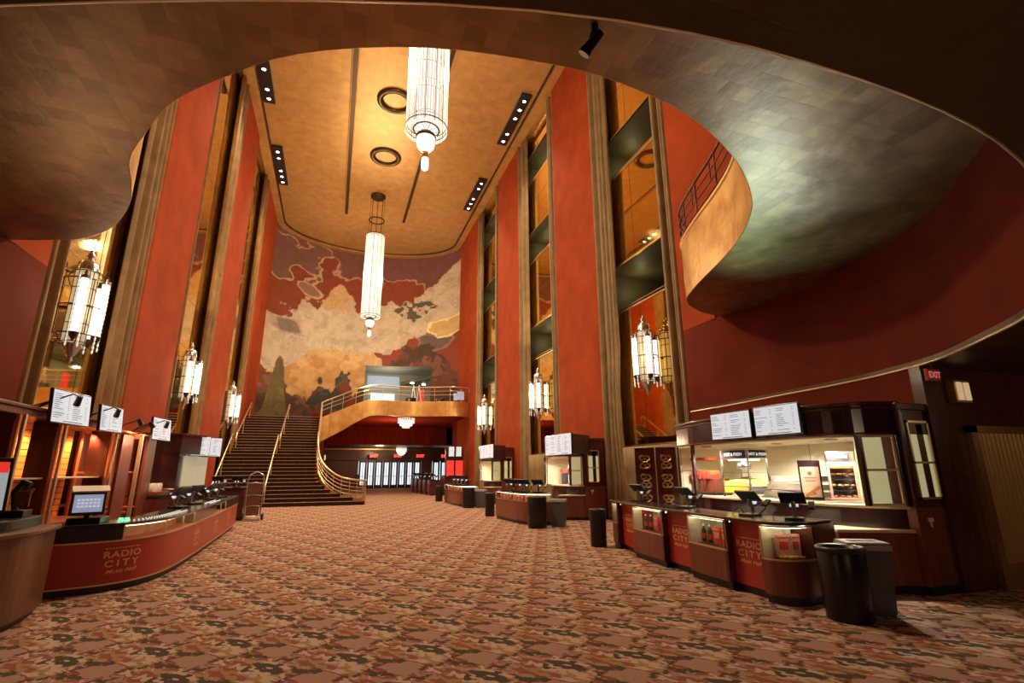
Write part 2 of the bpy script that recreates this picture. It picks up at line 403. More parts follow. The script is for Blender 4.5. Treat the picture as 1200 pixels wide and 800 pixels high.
# --- gilded soffit of the first mezzanine with its S-shaped edge
edge = [(-5.3, 9.85), (-4.62, 9.62), (-4.06, 9.34), (-3.5, 8.75), (-3.03, 7.9), (-2.8, 7.24), (-2.62, 6.6), (-2.27, 5.96), (-1.86, 5.32), (-1.29, 4.76), (-.57, 4.21), (.52, 3.76), (1.69, 3.57), (2.43, 3.57),
        (3.24, 3.71), (3.91, 3.96), (4.68, 4.38), (5.46, 5.02), (6.02, 5.82), (6.38, 6.6), (6.72, 7.57), (7.0, 8.3), (7.3, 8.85), (7.85, 9.28), (8.4, 9.5), (9.3, 9.65)]
edge = catmull(edge, 4)
s = MB(); s.prism(edge+[(10.2, 9.6), (10.2, -1.5), (-6.6, -1.5), (-6.6, 9.8)], ZS, ZM); struct(s, 'ceiling', M['soffit'])
s = MB(); s.strip(edge[2:-3], ZS, 6.62, .012); struct(s, 'trim_2', M['gold'], bev=.02)
n = MB(); n.tube([(p[0], p[1], 6.63) for p in edge[2:-3]], .05, 8); struct(n, 'trim_3', M['gold'])
rail = thing('balcony_railing', 'dark metal railing on the curved gold parapet above the popcorn counter', 'railing', (6.4, 6.6, 6.62))
e2 = offset(edge[4:-3], -.0)
for h, r in ((7.42, .03), (7.2, .016), (6.98, .016), (6.76, .016)):
    b = MB(); b.tube([(p[0], p[1], h) for p in e2], r, 6); part(b, 'rail', M['bronze'], rail)
for i in range(0, len(e2), 4):
    b = MB(); b.cyl((*e2[i], 6.62), (*e2[i], 7.42), .018, n=6)
    if i+1 < len(e2): b.cyl((*e2[i+1], 6.98), (*e2[i+1], 7.42), .014, n=6)
    part(b, 'post', M['bronze'], rail)

# --- tall red wall panels and the bays between them
BAYS = [(11.0, 15.6), (19.3, 24.1), (27.9, 32.8)]
PAN = [(15.6, 19.3), (24.1, 27.9), (32.8, 38.2)]
for side in (1, -1):
    x0 = XR if side > 0 else XL
    nm = 'wall_right' if side > 0 else 'wall_left'
    for a, b_ in PAN:
        b = MB(); b.box(min(x0, x0+side*.55), max(x0, x0+side*.55), a, b_, 0, ZC); struct(b, nm, M['red'], bev=.09)
        for y in (a+.0, b_-.0):
            g = MB(); g.box(x0+side*.16-.05, x0+side*.16+.05, y-.05, y+.05, 0, ZC-.2); struct(g, 'trim_4', M['palebrass'], bev=.02)
    b = MB(); b.box(min(x0, x0+side*.55), max(x0, x0+side*.55), -1.5, 11.0, ZM, ZC); b.box(min(x0, x0+side*.55), max(x0, x0+side*.55), 9.75, 11.0, ZS-.01, ZM); struct(b, nm, M['red'])
    b = MB(); b.box(min(x0+side*.02, x0+side*.55), max(x0+side*.02, x0+side*.55), 10.94, 11.0, 0, ZM); struct(b, nm, M['red'])
    # wall behind the bays
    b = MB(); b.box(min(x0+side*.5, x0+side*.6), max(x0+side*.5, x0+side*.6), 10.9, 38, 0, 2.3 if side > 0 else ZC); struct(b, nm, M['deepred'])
b = MB(); b.box(XL-.6, XR+.6, -1.6, -1.5, ZM, ZC); struct(b, 'wall_near', M['red'])

# mirrors and mezzanine openings
MIR_R = [(2.35, 7.0), (8.72, 12.3), (14.0, 17.05), (18.7, 19.9)]; OPN = [(7.0, 8.72), (12.3, 14.0), (17.05, 18.7)]
LV = ['lowest', 'second', 'third', 'top']; BN = ['first', 'second', 'third']
WHO = ['beside the popcorn counter', 'behind the middle kiosk', 'beside the balcony stair end']
def seamed(side, xw, y0, y1, z0, z1, label, group):
    o = thing('wall_mirror', label, 'mirror', (xw, (y0+y1)/2, z0), group=group)
    b = MB(); b.box(min(xw, xw+side*.06), max(xw, xw+side*.06), y0, y1, z0, z1); part(b, 'mirror_glass', M['mirror'], o)
    f = MB(); x = xw-side*.012
    f.box(x-.02, x+.02, y0, y1, z0-.03, z0+.03); part(f, 'sill', M['brass'], o)
    f = MB(); f.box(x-.02, x+.02, y0, y1, z1-.05, z1); part(f, 'top_trim', M['brass'], o)
    g = MB(); z = z0+1.75
    while z < z1-.5: g.box(xw-side*.004-.002, xw-side*.004+.002, y0, y1, z-.006, z+.006); z += 1.75
    ym = (y0+y1)/2+.35; g.box(xw-side*.004-.002, xw-side*.004+.002, ym-.005, ym+.005, z0, z1)
    part(g, 'seam', M['bronze'], o)
for i, (a, b_) in enumerate(BAYS):
    seamed(-1, XL-.3, a, b_, .9, 19.9, f'tall gold tinted mirror in the {BN[i]} bay of the merchandise counter wall', 'tall mirrors facing the kiosks')
    for j, (z0, z1) in enumerate(MIR_R):
        seamed(1, XR+.42, a, b_, z0, z1, f'{LV[j]} gold tinted mirror {WHO[i]}, between red panels', 'mirrored parapets between the mezzanine openings')
    for j, (z0, z1) in enumerate(OPN):
        x0, x1 = XR+.45, XR+4.2
        q = MB(); vs = [(x, y, z) for z in (z0, z1) for y in (a, b_) for x in (x0, x1)]
        q.add(vs, [(0, 1, 3, 2), (4, 6, 7, 5), (0, 4, 5, 1), (2, 3, 7, 6), (1, 5, 7, 3)])
        struct(q, 'wall_mezzanine', M['olive'])
        r = MB(); r.cyl((XR+.46, a, z0+.12), (XR+.46, b_, z0+.12), .022, n=6); struct(r, 'trim_5', M['brass'])
        L_ = bpy.data.lights.new('mezzanine_lamp', 'POINT'); L_.energy = 4.5; L_.color = (1, .88, .45); L_.shadow_soft_size = .08
        lo = bpy.data.objects.new('mezzanine_lamp', L_); COL.objects.link(lo); lo.location = (XR+1.5, b_-.7, z1-.5)

# drapes
def drape(side, y0, y1, z0, z1, n, dep, label, m, far_side, gather=None):
    rows = []; NY = n*10+1; ph = random.random()*6
    for k in range(15):
        w = k/14; z = z0+(z1-z0)*w
        row = []
        g = 0 if gather is None else gather*math.exp(-((z-3.6)/1.1)**2)
        for j in range(NY):
            t = j/(NY-1); tt = t+.03*math.sin(6*t+ph)*(1-w)
            y = y0+(y1-y0)*tt
            piv = y1 if far_side else y0
            y = piv+(y-piv)*(1-g)
            fold = .5+.5*math.cos(2*PI*n*t+ph+.5*math.sin(3*w+ph))
            dp = dep*(.3+.7*fold*(.7+.3*math.sin(5.1*t*n/2+ph)))
            row.append((XR+.36-dp-.02 if side > 0 else XL-.26+dp+.02, y, z))
        rows.append(row)
    b = MB(); b.loft(rows); o = solo(b, 'drape', m, label, 'drape', 'tall gold drapes at the bay edges')
    so = o.modifiers.new('cloth', 'SOLIDIFY'); so.thickness = .025
BW = ['nearest the popcorn counter', 'behind the second kiosk', 'nearest the far balcony']; BL = ['by the merchandise cabinets', 'by the corner kiosk', 'by the stair handrail']
for i, (a, b_) in enumerate(BAYS):
    drape(1, b_-1.05, b_-.02, .02, 19.85, 5, .36, f'gathered gold drape at the far edge of the mirrored bay {BW[i]}', M['drape'], True, .25)
    drape(1, a+.02, a+.78, .02, 19.85, 4, .36, f'narrow gold drape at the near edge of the mirrored bay {BW[i]}', M['drape'], False)
    drape(-1, b_-1.15, b_-.02, .02, 19.85, 5, .3, f'brown gold drape at the far edge of the mirror {BL[i]}', M['drape2'], True)
    drape(-1, a+.02, a+(.8 if i == 0 else .3), .02, 19.85, 4 if i == 0 else 2, .25, f'brown gold drape at the near edge of the mirror {BL[i]}', M['drape2'], False)
    rows = []
    for z in (.02, .8, 1.6, 2.3):
        rows.append([(XR+.16-.1*math.cos(2*PI*.02*j*14), a+.7+(b_-1.1-a-.6)*j/160, z) for j in range(161)])
    b = MB(); b.loft(rows); o = solo(b, 'pleated_curtain', M['drape'], f'low pleated gold curtain under the mirror {BW[i]}', 'curtain', 'low curtains under the mirrors')
    so = o.modifiers.new('cloth', 'SOLIDIFY'); so.thickness = .02

# --- great ceiling
el = lambda a, k=1.0, dx=0: (XC+(RA+dx)*math.cos(a)*k, YE+(RB+dx)*math.sin(a)*k)
arc = [el(PI*k/48, 1, .6) for k in range(49)]
c = MB(); c.prism([(XR+.6, -1.6)]+arc+[(XL-.6, -1.6)], ZC, ZC+.2); struct(c, 'ceiling', M['ceil'])
def rim(dx0, dx1, z0, z1, m, nm):
    a_ = [(XR+dx0, -1.5)]+[el(PI*k/48, 1, dx0) for k in range(49)]+[(XL-dx0, -1.5)]
    b2 = [(XR+dx1, -1.5)]+[el(PI*k/48, 1, dx1) for k in range(49)]+[(XL-dx1, -1.5)]
    q = MB(); q.loft([z_(b2, z1), z_(b2, z0), z_(a_, z0), z_(a_, z1)], False); struct(q, nm, m)
rim(.1, -.42, 19.82, 20.0, M['ceil'], 'trim_6'); rim(-.46, -.52, 19.9, 20.0, M['bronze'], 'trim_7')
for x in (-.4, 3.75):
    q = MB(); q.box(x-.09, x+.09, 4, 35.6, 19.93, 20.0); struct(q, 'trim_8', M['bronze'])
    q = MB(); q.box(x-.16, x-.1, 4, 35.5, 19.9, 20.0); q.box(x+.1, x+.16, 4, 35.5, 19.9, 20.0); struct(q, 'trim_9', M['ceil'], bev=.02)
for y, lab in ((17.6, 'beside the bigger hanging chandelier body'), (22.6, 'between the soffit-side chandelier and the mural'), (27.6, 'next before the mural chandelier plate')):
    q = MB(); q.lathe([(.6, -.01), (.62, -.1), (.8, -.14), (.9, -.1), (.92, 0)], (XC-.15, y, ZC), 40, caps=False)
    o = solo(q, 'ceiling_ring', M['bronze'], 'round dark moulded ceiling ring '+lab, 'ceiling ring', 'rings on the gilded ceiling')

# --- curved end wall with its mural
def vnoise(x, y, seed):
    xi = np.floor(x).astype(int); yi = np.floor(y).astype(int); fx = x-xi; fy = y-yi
    fx = fx*fx*(3-2*fx); fy = fy*fy*(3-2*fy)
    def h(a, b):
        q = np.sin(a*127.1+b*311.7+seed*74.7)*43758.5453; return q-np.floor(q)
    return (h(xi, yi)*(1-fx)+h(xi+1, yi)*fx)*(1-fy)+(h(xi, yi+1)*(1-fx)+h(xi+1, yi+1)*fx)*fy
def fbm(x, y, seed, o=4):
    r = 0; a = .5; t = 0
    for k in range(o): r = r+a*vnoise(x*2**k, y*2**k, seed+k*3.1); t += a; a *= .5
    return r/t-.5
NU, NV, MZ0, MZ1 = 560, 420, 0.0, 20.0
U, V = np.meshgrid(np.linspace(0, 1, NU), np.linspace(0, 1, NV))
ang = PI*(1-U); X = XC+RA*np.cos(ang); Y = YE+RB*np.sin(ang); Z = MZ0+(MZ1-MZ0)*V
UX = (X-XL)/(XR-XL)                                   # 0..1 across the hall
VV = (Z-5)/15.0                                       # 0 stair landing .. 1 ceiling
def lay(c, col, mask): 
    m_ = np.clip(mask, 0, 1)[..., None]; return c*(1-m_)+np.array(col)*m_
A = 5.5; sm = lambda q, w=.006: np.clip(q/w+.5, 0, 1)
n1 = fbm(UX*5, VV*6, 1); n2 = fbm(UX*9, VV*10, 2); n3 = fbm(UX*22, VV*24, 3); n4 = fbm(UX*40, VV*40, 9, 3); big = fbm(UX*2.2+4, VV*3, 5)
c = np.zeros((NV, NU, 3))+np.array((.27, .065, .032)); c = c*(1+.35*big[..., None])
rg = lambda x0, w: np.exp(-((UX-x0)/w)**2)
def cloud(c, body, rimc, f, w=.05):                   # drifting cloud bank with a pale outline
    c = lay(c, rimc, sm(f)); return lay(c, body, sm(f-w*.35))
c = cloud(c, (.2, .1, .075), (.55, .38, .22), .30*n1+.24*n2+.75*(VV-.94)+.22*rg(.02, .25)-.02)
c = cloud(c, (.2, .085, .075), (.5, .3, .19), .34*n1-.3*n2+.9*(VV-.9)+.24*rg(.98, .2)-.02)
c = cloud(c, (.3, .17, .12), (.6, .42, .28), .12*n2+.08*n3+.10*np.exp(-((UX-.17)/.09)**2-((VV-.72+.25*(UX-.17))/.045)**2)*2-.10, .06)
peak = .80-1.9*np.abs(UX-.34)**1.1+.12*n2+.10*n3-VV   # tall pale outcrop
c = lay(c, (.66, .45, .22), sm(peak)); c = lay(c, (.52, .32, .14), sm(peak)*(np.abs(n4) < .04)*.6); c = lay(c, (.45, .26, .11), sm(peak)*sm(n2-.12, .2)*.7)
band = .145-np.abs(VV-(.36+.36*UX+.05*np.sin(UX*7)))+.13*n2+.09*n3-.05*rg(.75, .1)
c = lay(c, (.64, .54, .39), sm(band)); c = lay(c, (.5, .4, .28), sm(band)*sm(n3-.02, .08)*.7); c = lay(c, (.72, .62, .45), sm(band)*(np.abs(n4) < .025)*.7)
dk = .06*n3+.05-np.abs(VV-(.66+.1*(UX-.7)))-.9*np.abs(UX-.78)**1.3+.06*n2
c = lay(c, (.12, .1, .08), sm(dk)*sm(n4-.0, .03))
for x0, z0, w, col in ((.88, .47, .09, (.17, .12, .1)), (.93, .55, .07, (.66, .47, .2)), (.86, .28, .08, (.4, .17, .1)), (.1, .5, .05, (.26, .2, .17))):
    f = .05-np.hypot((UX-x0)*.9, (VV-z0)*1.5)*.75+.07*n2+.04*n3-.01+w*.2
    c = cloud(c, col, tuple(min(1, q*1.8) for q in col), f, .03)
mesa = .36+.07*np.sin(UX*9-1.2)+.1*n2+.05*n3-.5*np.clip(UX-.72, 0, 1)-.30*np.clip(.3-UX, 0, 1)-.8*np.clip(UX-.78, 0, 1)-VV
c = lay(c, (.62, .38, .15), sm(mesa)); c = lay(c, (.7, .48, .22), sm(mesa)*sm(.035-mesa, .02)*.8); c = lay(c, (.47, .25, .085), sm(mesa)*sm(n3-.03, .12)*.75)
fol = .10+.36*rg(.8, .28)+.14*rg(.02, .1)+.1*n2+.08*n3+.05*n1-VV
c = lay(c, (.16, .068, .042), sm(fol)); c = lay(c, (.085, .05, .036), sm(fol)*sm(n2-.03, .05)*.8); c = lay(c, (.28, .13, .08), sm(fol)*sm(n3-.16, .04)*.6)
tree = .27*rg(.4, .075)+.2*rg(.27, .05)+.17*n3+.1*n2-VV+.02
c = lay(c, (.12, .095, .07), sm(tree)); c = lay(c, (.2, .05, .03), sm(tree)*sm(n2+.02, .06)); c = lay(c, (.06, .06, .05), sm(tree)*sm(n3-.05, .05))
ol = .34*rg(.07, .04)+.1*n3+.08*n2-VV+.0
c = lay(c, (.21, .16, .06), sm(ol)); c = lay(c, (.13, .1, .045), sm(ol)*sm(n3, .06)*.6)
c = lay(c, (.13, .05, .03), sm(-VV+.03)); c = .86*c*(1+.3*n4[..., None]); c = np.clip(c, 0.005, 1)
OPX0, OPX1, OPZ0, OPZ1 = 2.0, 7.2, 6.2, 10.05
P3 = np.stack([X, Y, Z], -1).reshape(-1, 3)
idx = np.arange(NU*NV).reshape(NV, NU)
F = np.stack([idx[:-1, :-1], idx[:-1, 1:], idx[1:, 1:], idx[1:, :-1]], -1).reshape(-1, 4)
ctr = P3[F].mean(1)
hole = (ctr[:, 0] > OPX0) & (ctr[:, 0] < OPX1) & (ctr[:, 2] > OPZ0) & (ctr[:, 2] < OPZ1)
hole |= (ctr[:, 2] < 5.6) & (ctr[:, 0] > -.72)                # open lobby under the mezzanine
F = F[~hole]
me = bpy.data.meshes.new('mural'); me.vertices.add(len(P3)); me.vertices.foreach_set('co', P3.ravel())
me.loops.add(F.size); me.loops.foreach_set('vertex_index', F.ravel().astype(np.int32)); me.polygons.add(len(F))
me.polygons.foreach_set('loop_start', np.arange(0, F.size, 4, dtype=np.int32))
me.update(calc_edges=True)
ca = me.color_attributes.new('paint', 'FLOAT_COLOR', 'POINT'); ca.data.foreach_set('color', np.concatenate([c.reshape(-1, 3), np.ones((NU*NV, 1))], 1).ravel())
mm, nt, bs = _nt('mural_paint'); at = nt.nodes.new('ShaderNodeAttribute'); at.attribute_name = 'paint'
nt.links.new(at.outputs['Color'], bs.inputs['Base Color']); bs.inputs['Roughness'].default_value = .7; bs.inputs['Specular IOR Level'].default_value = .25
me.materials.append(mm); mo = bpy.data.objects.new('mural', me); COL.objects.link(mo); me.validate()
tag(mo, 'huge painted mural of clouds, ochre cliffs and dark trees on the curved end wall', 'mural')

# lounge behind the opening in the mural
b = MB(); ym = 47.5
vs = [(x, y, z) for z in (ZM, 10.4) for x, y in ((1.5, 42.5), (7.8, 42.5), (1.0, ym), (8.4, ym))]
b.add(vs, [(0, 1, 3, 2), (4, 6, 7, 5), (0, 4, 6, 2), (1, 3, 7, 5), (2, 3, 7, 6)]); struct(b, 'wall_lounge', M['greyroom'])
b = MB(); b.box(2.5, 5.4, 47.35, 47.44, 9.05, 10.15); solo(b, 'projection_screen', M['g_proj'], 'large bluish lit screen in the lounge above the balcony', 'screen')
b = MB(); b.box(2.9, 5.0, 47.3, 47.44, 7.7, 8.5); o = struct(b, 'window_1', M['g_window'])
f = MB(); f.box(3.92, 3.98, 47.24, 47.3, 7.7, 8.5); f.box(2.84, 5.06, 47.24, 47.3, 8.5, 8.56); f.box(2.84, 5.06, 47.24, 47.3, 7.64, 7.7); part(f, 'window_frame', M['white'], o)
b = MB(); b.box(6.62, 6.95, 42.5, 42.62, 7.0, 8.3); solo(b, 'red_banner', M['g_redscreen'], 'narrow upright red lit panel at the edge of the lounge opening', 'lit panel', bev=.02)
b = MB(); b.prism([(5.4, 46.5), (7.6, 46.5), (7.4, 42), (6.4, 44)], 9.2, 9.5); struct(b, 'ceiling', M['olive'])
for x, y in ((6.2, 44.5), (7.3, 45)):
    b = MB(); b.lathe([(.02, .0), (.16, -.03), (.14, -.1), (.02, -.12)], (x, y, 9.2), 14); solo(b, 'lounge_downlight', M['g_bulb'], 'small bright ceiling lamp in the lounge above the balcony', 'ceiling lamp', 'lounge ceiling lamps')
# ================================================================== FAR END: stair, balcony, lobby
SX0 = XL+.02
st = thing('grand_staircase', 'wide grand staircase with dark carpeted steps rising to the mural', 'staircase', (-3, 26.7, 0))
def redge(y):                                           # free edge of the steps
    if y < 28.3: return -.62+2.3*((28.3-y)/1.6)**1.6 if y > 26.7 else 1.7
    return -.62-.25*min(1, (y-28.3)/4)
steps = []; y = 26.7; z = 0
for k in range(15): steps.append((y, y+.25, z+.18)); y += .25; z += .18
land = (y, y+1.1, z); y += 1.1
for k in range(13): steps.append((y, y+.3, z+.178)); y += .3; z += .178
YT, ZT = y, z
for k, (a, b_, zz) in enumerate(steps):
    q = MB(); zb = max(0, zz-.36)
    if k < 6:
        pts = [(SX0, a)]
        xr = redge(a); pts += [(xr-.5, a), (xr-.12, a+.1), (xr, a+.45), (xr-.1, a+1.6), (SX0, a+1.6)]
        q.prism(pts, zb, zz)
    else: q.box(SX0, redge(a), a, b_+.05, zb, zz)
    s = part(q, 'step', M['stepcarpet'], st)
    w = MB()
    if k < 6:
        line = [(SX0, a), (xr-.5, a), (xr-.12, a+.1), (xr, a+.45)]
        w.tube([(p[0], p[1], zz) for p in line], .015, 6)
    else: w.box(SX0, redge(a), a-.012, a+.02, zz-.022, zz+.006)
    part(w, 'nosing', M['nosing'], s)
q = MB(); q.box(SX0, redge(land[0]), land[0], land[1]+.05, land[2]-.3, land[2]); part(q, 'landing', M['stepcarpet'], st)
q = MB(); q.box(SX0, -.87, YT, YT+5.5, ZT-.3, ZT-.005); part(q, 'top_landing', M['stepcarpet'], st)
def stair_z(yy):
    if yy < 26.7: return 0
    if yy < 30.45: return (yy-26.7)/.25*.18
    if yy < 31.55: return 2.7
    return min(ZT, 2.7+(yy-31.55)/.3*.178)
# wall under the free edge of the stair
ys = [28.1+.3*k for k in range(36)]
q = MB(); q.strip([(redge(t), t) for t in ys], 0, [max(.3, stair_z(t)+.06) for t in ys], .12); part(q, 'side_wall', M['lobbyred'], st)
def handrail(x, segs, lab):
    h = thing('stair_handrail', lab, 'handrail', (x, segs[0][0], stair_z(segs[0][0])), group='straight stair handrails')
    for a, b_ in segs:
        n = 12; line = [(x, a+(b_-a)*t/n, stair_z(a+(b_-a)*t/n)+.92) for t in range(n+1)]
        line = [(x, a-.05, stair_z(a)+.6)]+line+[(x, b_+.25, line[-1][2]), (x, b_+.28, line[-1][2]-.3)]
        r = MB(); r.tube(line, .035, 8); part(r, 'rail', M['palebrass'], h)
        for t in (.04, .5, .97):
            yy = a+(b_-a)*t; p = MB(); p.cyl((x, yy, stair_z(yy)-.1), (x, yy, stair_z(yy)+.9), .022, n=8); part(p, 'post', M['palebrass'], h)
handrail(-2.85, [(26.75, 30.3), (31.5, 35.2)], 'brass handrail running up the middle of the grand staircase')
handrail(SX0+.16, [(26.75, 30.3), (31.5, 35.2)], 'brass handrail along the wall side of the grand staircase')
# curved balustrade at the foot
bl = [(-.9, 35.2), (-.86, 33.4), (-.84, 31.6), (-.83, 30.4), (-.76, 29.4), (-.6, 28.5), (-.22, 27.75), (.4, 27.35), (1.05, 27.4), (1.6, 27.9), (1.8, 28.7), (1.75, 29.5)]
bz = [ZT, 3.85, 2.75, 2.7, 1.95, 1.35, .8, .38, .22, .16, .14, .14]
blc = catmull([(a, b_, z) for (a, b_), z in zip(bl, bz)], 5)
bal = thing('stair_balustrade', 'curved brass balustrade sweeping round the foot of the grand staircase', 'balustrade', (.4, 27.4, 0))
i1 = 15
for h, r, seg in ((.97, .05, blc), (.8, .018, blc[i1:]), (.62, .018, blc[i1:]), (.44, .018, blc[i1:]), (.27, .018, blc[i1:])):
    b = MB(); b.tube([(p[0], p[1], p[2]+h) for p in seg], r, 8); part(b, 'rail', M['palebrass'], bal)
b = MB(); b.strip([p[:2] for p in blc[i1:]], [max(.0, p[2]-.1) for p in blc[i1:]], [p[2]+.14 for p in blc[i1:]], .07); part(b, 'base_band', M['gold'], bal)
b = MB(); b.strip([p[:2] for p in blc[:i1+1]], [max(.0, p[2]-.35) for p in blc[:i1+1]], [p[2]+.8 for p in blc[:i1+1]], .07); part(b, 'parapet', M['gold'], bal)
for k in range(i1, len(blc), 3):
    p = blc[k]; b = MB(); b.cyl((p[0], p[1], p[2]), (p[0], p[1], p[2]+.95), .02, n=6); part(b, 'post', M['palebrass'], bal)

# far balcony: gold front, floor, railing
bp = [(8.86, 34.45), (8.2, 34.1), (7.4, 34.1), (6.4, 34.55), (5.2, 34.95), (4.0, 34.98), (2.9, 34.85), (2.0, 34.85), (1.2, 35.0), (.4, 35.25), (-.3, 35.35), (-.88, 35.35)]
b0 = [5.22]*7+[5.12, 4.68, 4.16, 3.75, 3.4]; b1 = [6.25]*7+[6.2, 5.95, 5.6, 5.3, 5.02]
bc = catmull([(p[0], p[1], z0) for p, z0 in zip(bp, b0)], 4); bc1 = catmull([(p[0], p[1], z0) for p, z0 in zip(bp, b1)], 4)
fb = thing('far_balcony', 'curved gold fronted balcony crossing below the mural, sloping down to the stair', 'balcony', (4, 34.9, 5.2))
q = MB(); q.strip([p[:2] for p in bc], [p[2] for p in bc], [p[2] for p in bc1], -.14); part(q, 'gold_front', M['gold'], fb, bev=.015)
q = MB(); q.prism([(p[0], p[1]+.08) for p in bc[:30]]+[(2.0, 37.5), (-.9, 41.5), (-3, 42.3), (8.8, 42.3)], 5.3, 5.9); part(q, 'floor_slab', M['lobbyred'], fb)
for h, r in ((1.0, .045), (.72, .02), (.45, .02)):
    q = MB(); q.tube([(p[0], p[1]+.05, p[2]+h) for p in bc1], r, 6); part(q, 'rail', M['palebrass'], fb)
for k in range(0, len(bc1), 4):
    p = bc1[k]; q = MB(); q.cyl((p[0], p[1]+.05, p[2]-.02), (p[0], p[1]+.05, p[2]+1), .02, n=6); part(q, 'post', M['palebrass'], fb)
for x, y, w in ((4.9, 35.6, .55), (7.0, 35.4, .5)):
    b = MB(); b.lathe([(.3*w/.5, 0), (.34*w/.5, .1), (.34*w/.5, .62), (.3*w/.5, .66)], (x, y, 5.9), 18); solo(b, 'planter_tub', M['black'], 'low round black tub standing on the far balcony '+('near its middle' if x < 6 else 'near the red wall'), 'tub', 'black tubs on the balcony')
b = MB(); b.box(8.1, 8.6, 35.0, 35.06, 6.5, 7.1); b.box(7.85, 8.1, 35.0, 35.06, 6.45, 6.95); solo(b, 'balcony_monitor', M['g_screen'], 'small bluish lit screens at the end of the far balcony', 'monitor')
for x in (5.15, 5.55):
    b = MB(); b.tube([(x-.2, 36.2, 5.9), (x, 36.2, 7.6)], .03, 6); b.tube([(x+.25, 36.2, 5.9), (x, 36.2, 7.6)], .03, 6); solo(b, 'folding_easel', M['white'], 'pale folding easel standing on the far balcony, '+('hall side one' if x < 5.3 else 'second one along'), 'easel', 'easels on the balcony')

# lobby under the balcony
b = MB(); b.strip([(-.75, 44.6), (9.4, 44.6)], 3.75, 5.9, .2); struct(b, 'wall_lobby_header', M['lobbyred'])
flu = MB()
for k in range(64): flu.cyl((-.7+k*.155, 44.58, 3.76), (-.7+k*.155, 44.58, 5.3), .06, n=6)
struct(flu, 'trim_10', M['lobbyred'])
b = MB(); b.box(-1, 15, 36.2, 44.7, 5.28, 5.3); struct(b, 'ceiling', M['lobbyred'])
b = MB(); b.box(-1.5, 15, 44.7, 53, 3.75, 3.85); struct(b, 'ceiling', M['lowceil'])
b = MB(); b.box(8.85, 9.0, 38.2, 39.6, 0, 5.3); struct(b, 'wall_right', M['deepred'])
b = MB(); b.box(-.95, -.75, 38, 52, 0, 5.3); struct(b, 'wall_stair', M['lobbyred'])
b = MB(); b.box(-1.5, 15, 52.0, 52.2, 2.55, 3.8); b.box(-1.5, 2.45, 52.0, 52.2, 0, 2.6); b.box(8.5, 9.6, 52, 52.2, 0, 2.6); b.box(12.9, 15, 52, 52.2, 0, 2.6); struct(b, 'wall_entrance', M['brownwood'])
b = MB(); b.box(2.2, 15, 54.0, 54.1, 0, 3.2); struct(b, 'exterior_daylight', M['g_day'])
b = MB(); b.box(-.9, 13, 51.6, 51.9, 3.6, 3.72); struct(b, 'trim_11', M['brass'])
xs = [2.5+k*.75 for k in range(8)]+[9.65+k*.8 for k in range(4)]
for k, x in enumerate(xs):
    w = .72; f = MB()
    f.box(x, x+.17, 51.95, 52.1, 0, 2.55); f.box(x+w-.17, x+w, 51.95, 52.1, 0, 2.55); f.box(x, x+w, 51.95, 52.1, 2.4, 2.55); f.box(x, x+w, 51.95, 52.1, 0, .3)
    f.box(x+.34, x+.38, 51.98, 52.06, .3, 2.4)
    d = struct(f, f'door_{k+1}', M['mahog'])
    g = MB(); g.box(x+.11, x+w-.11, 52.02, 52.03, .3, 2.4); part(g, 'pane', M['glass'], d)
    h = MB(); h.cyl((x+.1, 51.9, 1.1), (x+w-.1, 51.9, 1.1), .025, n=6); part(h, 'push_bar', M['brass'], d)
EXN = ['first from the stair balustrade', 'second from the stair balustrade', 'third from the stair balustrade', 'fourth, behind the last kiosk']
for x, w in zip((3.75, 6.0, 8.15, 10.6), EXN):
    o = thing('exit_sign', 'red lit exit sign hanging before the entrance doors, '+w, 'exit sign', (x, 50.6, 3.0), group='exit signs by the entrance doors')
    b = MB(); b.box(x-.42, x+.42, 50.6, 50.68, 2.82, 3.2); part(b, 'sign_box', M['black'], o)
    b = MB(); b.cyl((x, 50.64, 3.2), (x, 50.64, 3.75), .015, n=6); part(b, 'stem', M['bronze'], o)
    b = MB(); flat_text(b, 'EXIT', .38, (x, 50.585, 2.88), (0, -1, 0), bold=.012); part(b, 'lettering', M['g_exit'], o)
def crystal(loc, r, lab):
    o = thing('crystal_lamp', lab, 'ceiling lamp', loc)
    b = MB(); b.lathe([(r*.5, .0), (r*.5, -.06), (.02, -.07)], loc, 18); part(b, 'ceiling_plate', M['brass'], o)
    for i, (f, z0, z1) in enumerate(((1, -.06, -.42), (.72, -.2, -.6), (.42, -.3, -.75))):
        b = MB()
        for k in range(20):
            a = 2*PI*k/20; b.cyl((loc[0]+r*f*math.cos(a), loc[1]+r*f*math.sin(a), loc[2]+z0), (loc[0]+r*f*math.cos(a), loc[1]+r*f*math.sin(a), loc[2]+z1), .045, n=5)
        part(b, 'crystal_tier', M['g_core'] if i == 1 else M['g_rod'], o)
crystal((4.75, 36.3, 5.28), .55, 'tiered crystal lamp hanging under the far balcony')
crystal((6.1, 49.0, 3.75), .45, 'small crystal lamp on the lobby ceiling before the doors')
b = MB(); b.box(-.62, -.52, 45.0, 45.9, 2.5, 2.9); solo(b, 'lobby_wall_lamp', M['g_rod'], 'pale lit box lamp on the dark wall beyond the stair balustrade', 'wall lamp', bev=.03)
b = MB(); b.box(2.2, 2.5, 50.9, 51.1, 0, 1.25); b.box(2.15, 2.55, 50.85, 51.15, 1.25, 1.3); solo(b, 'doorman_stand', M['mahog'], 'dark narrow stand beside the first entrance door', 'stand', bev=.02)
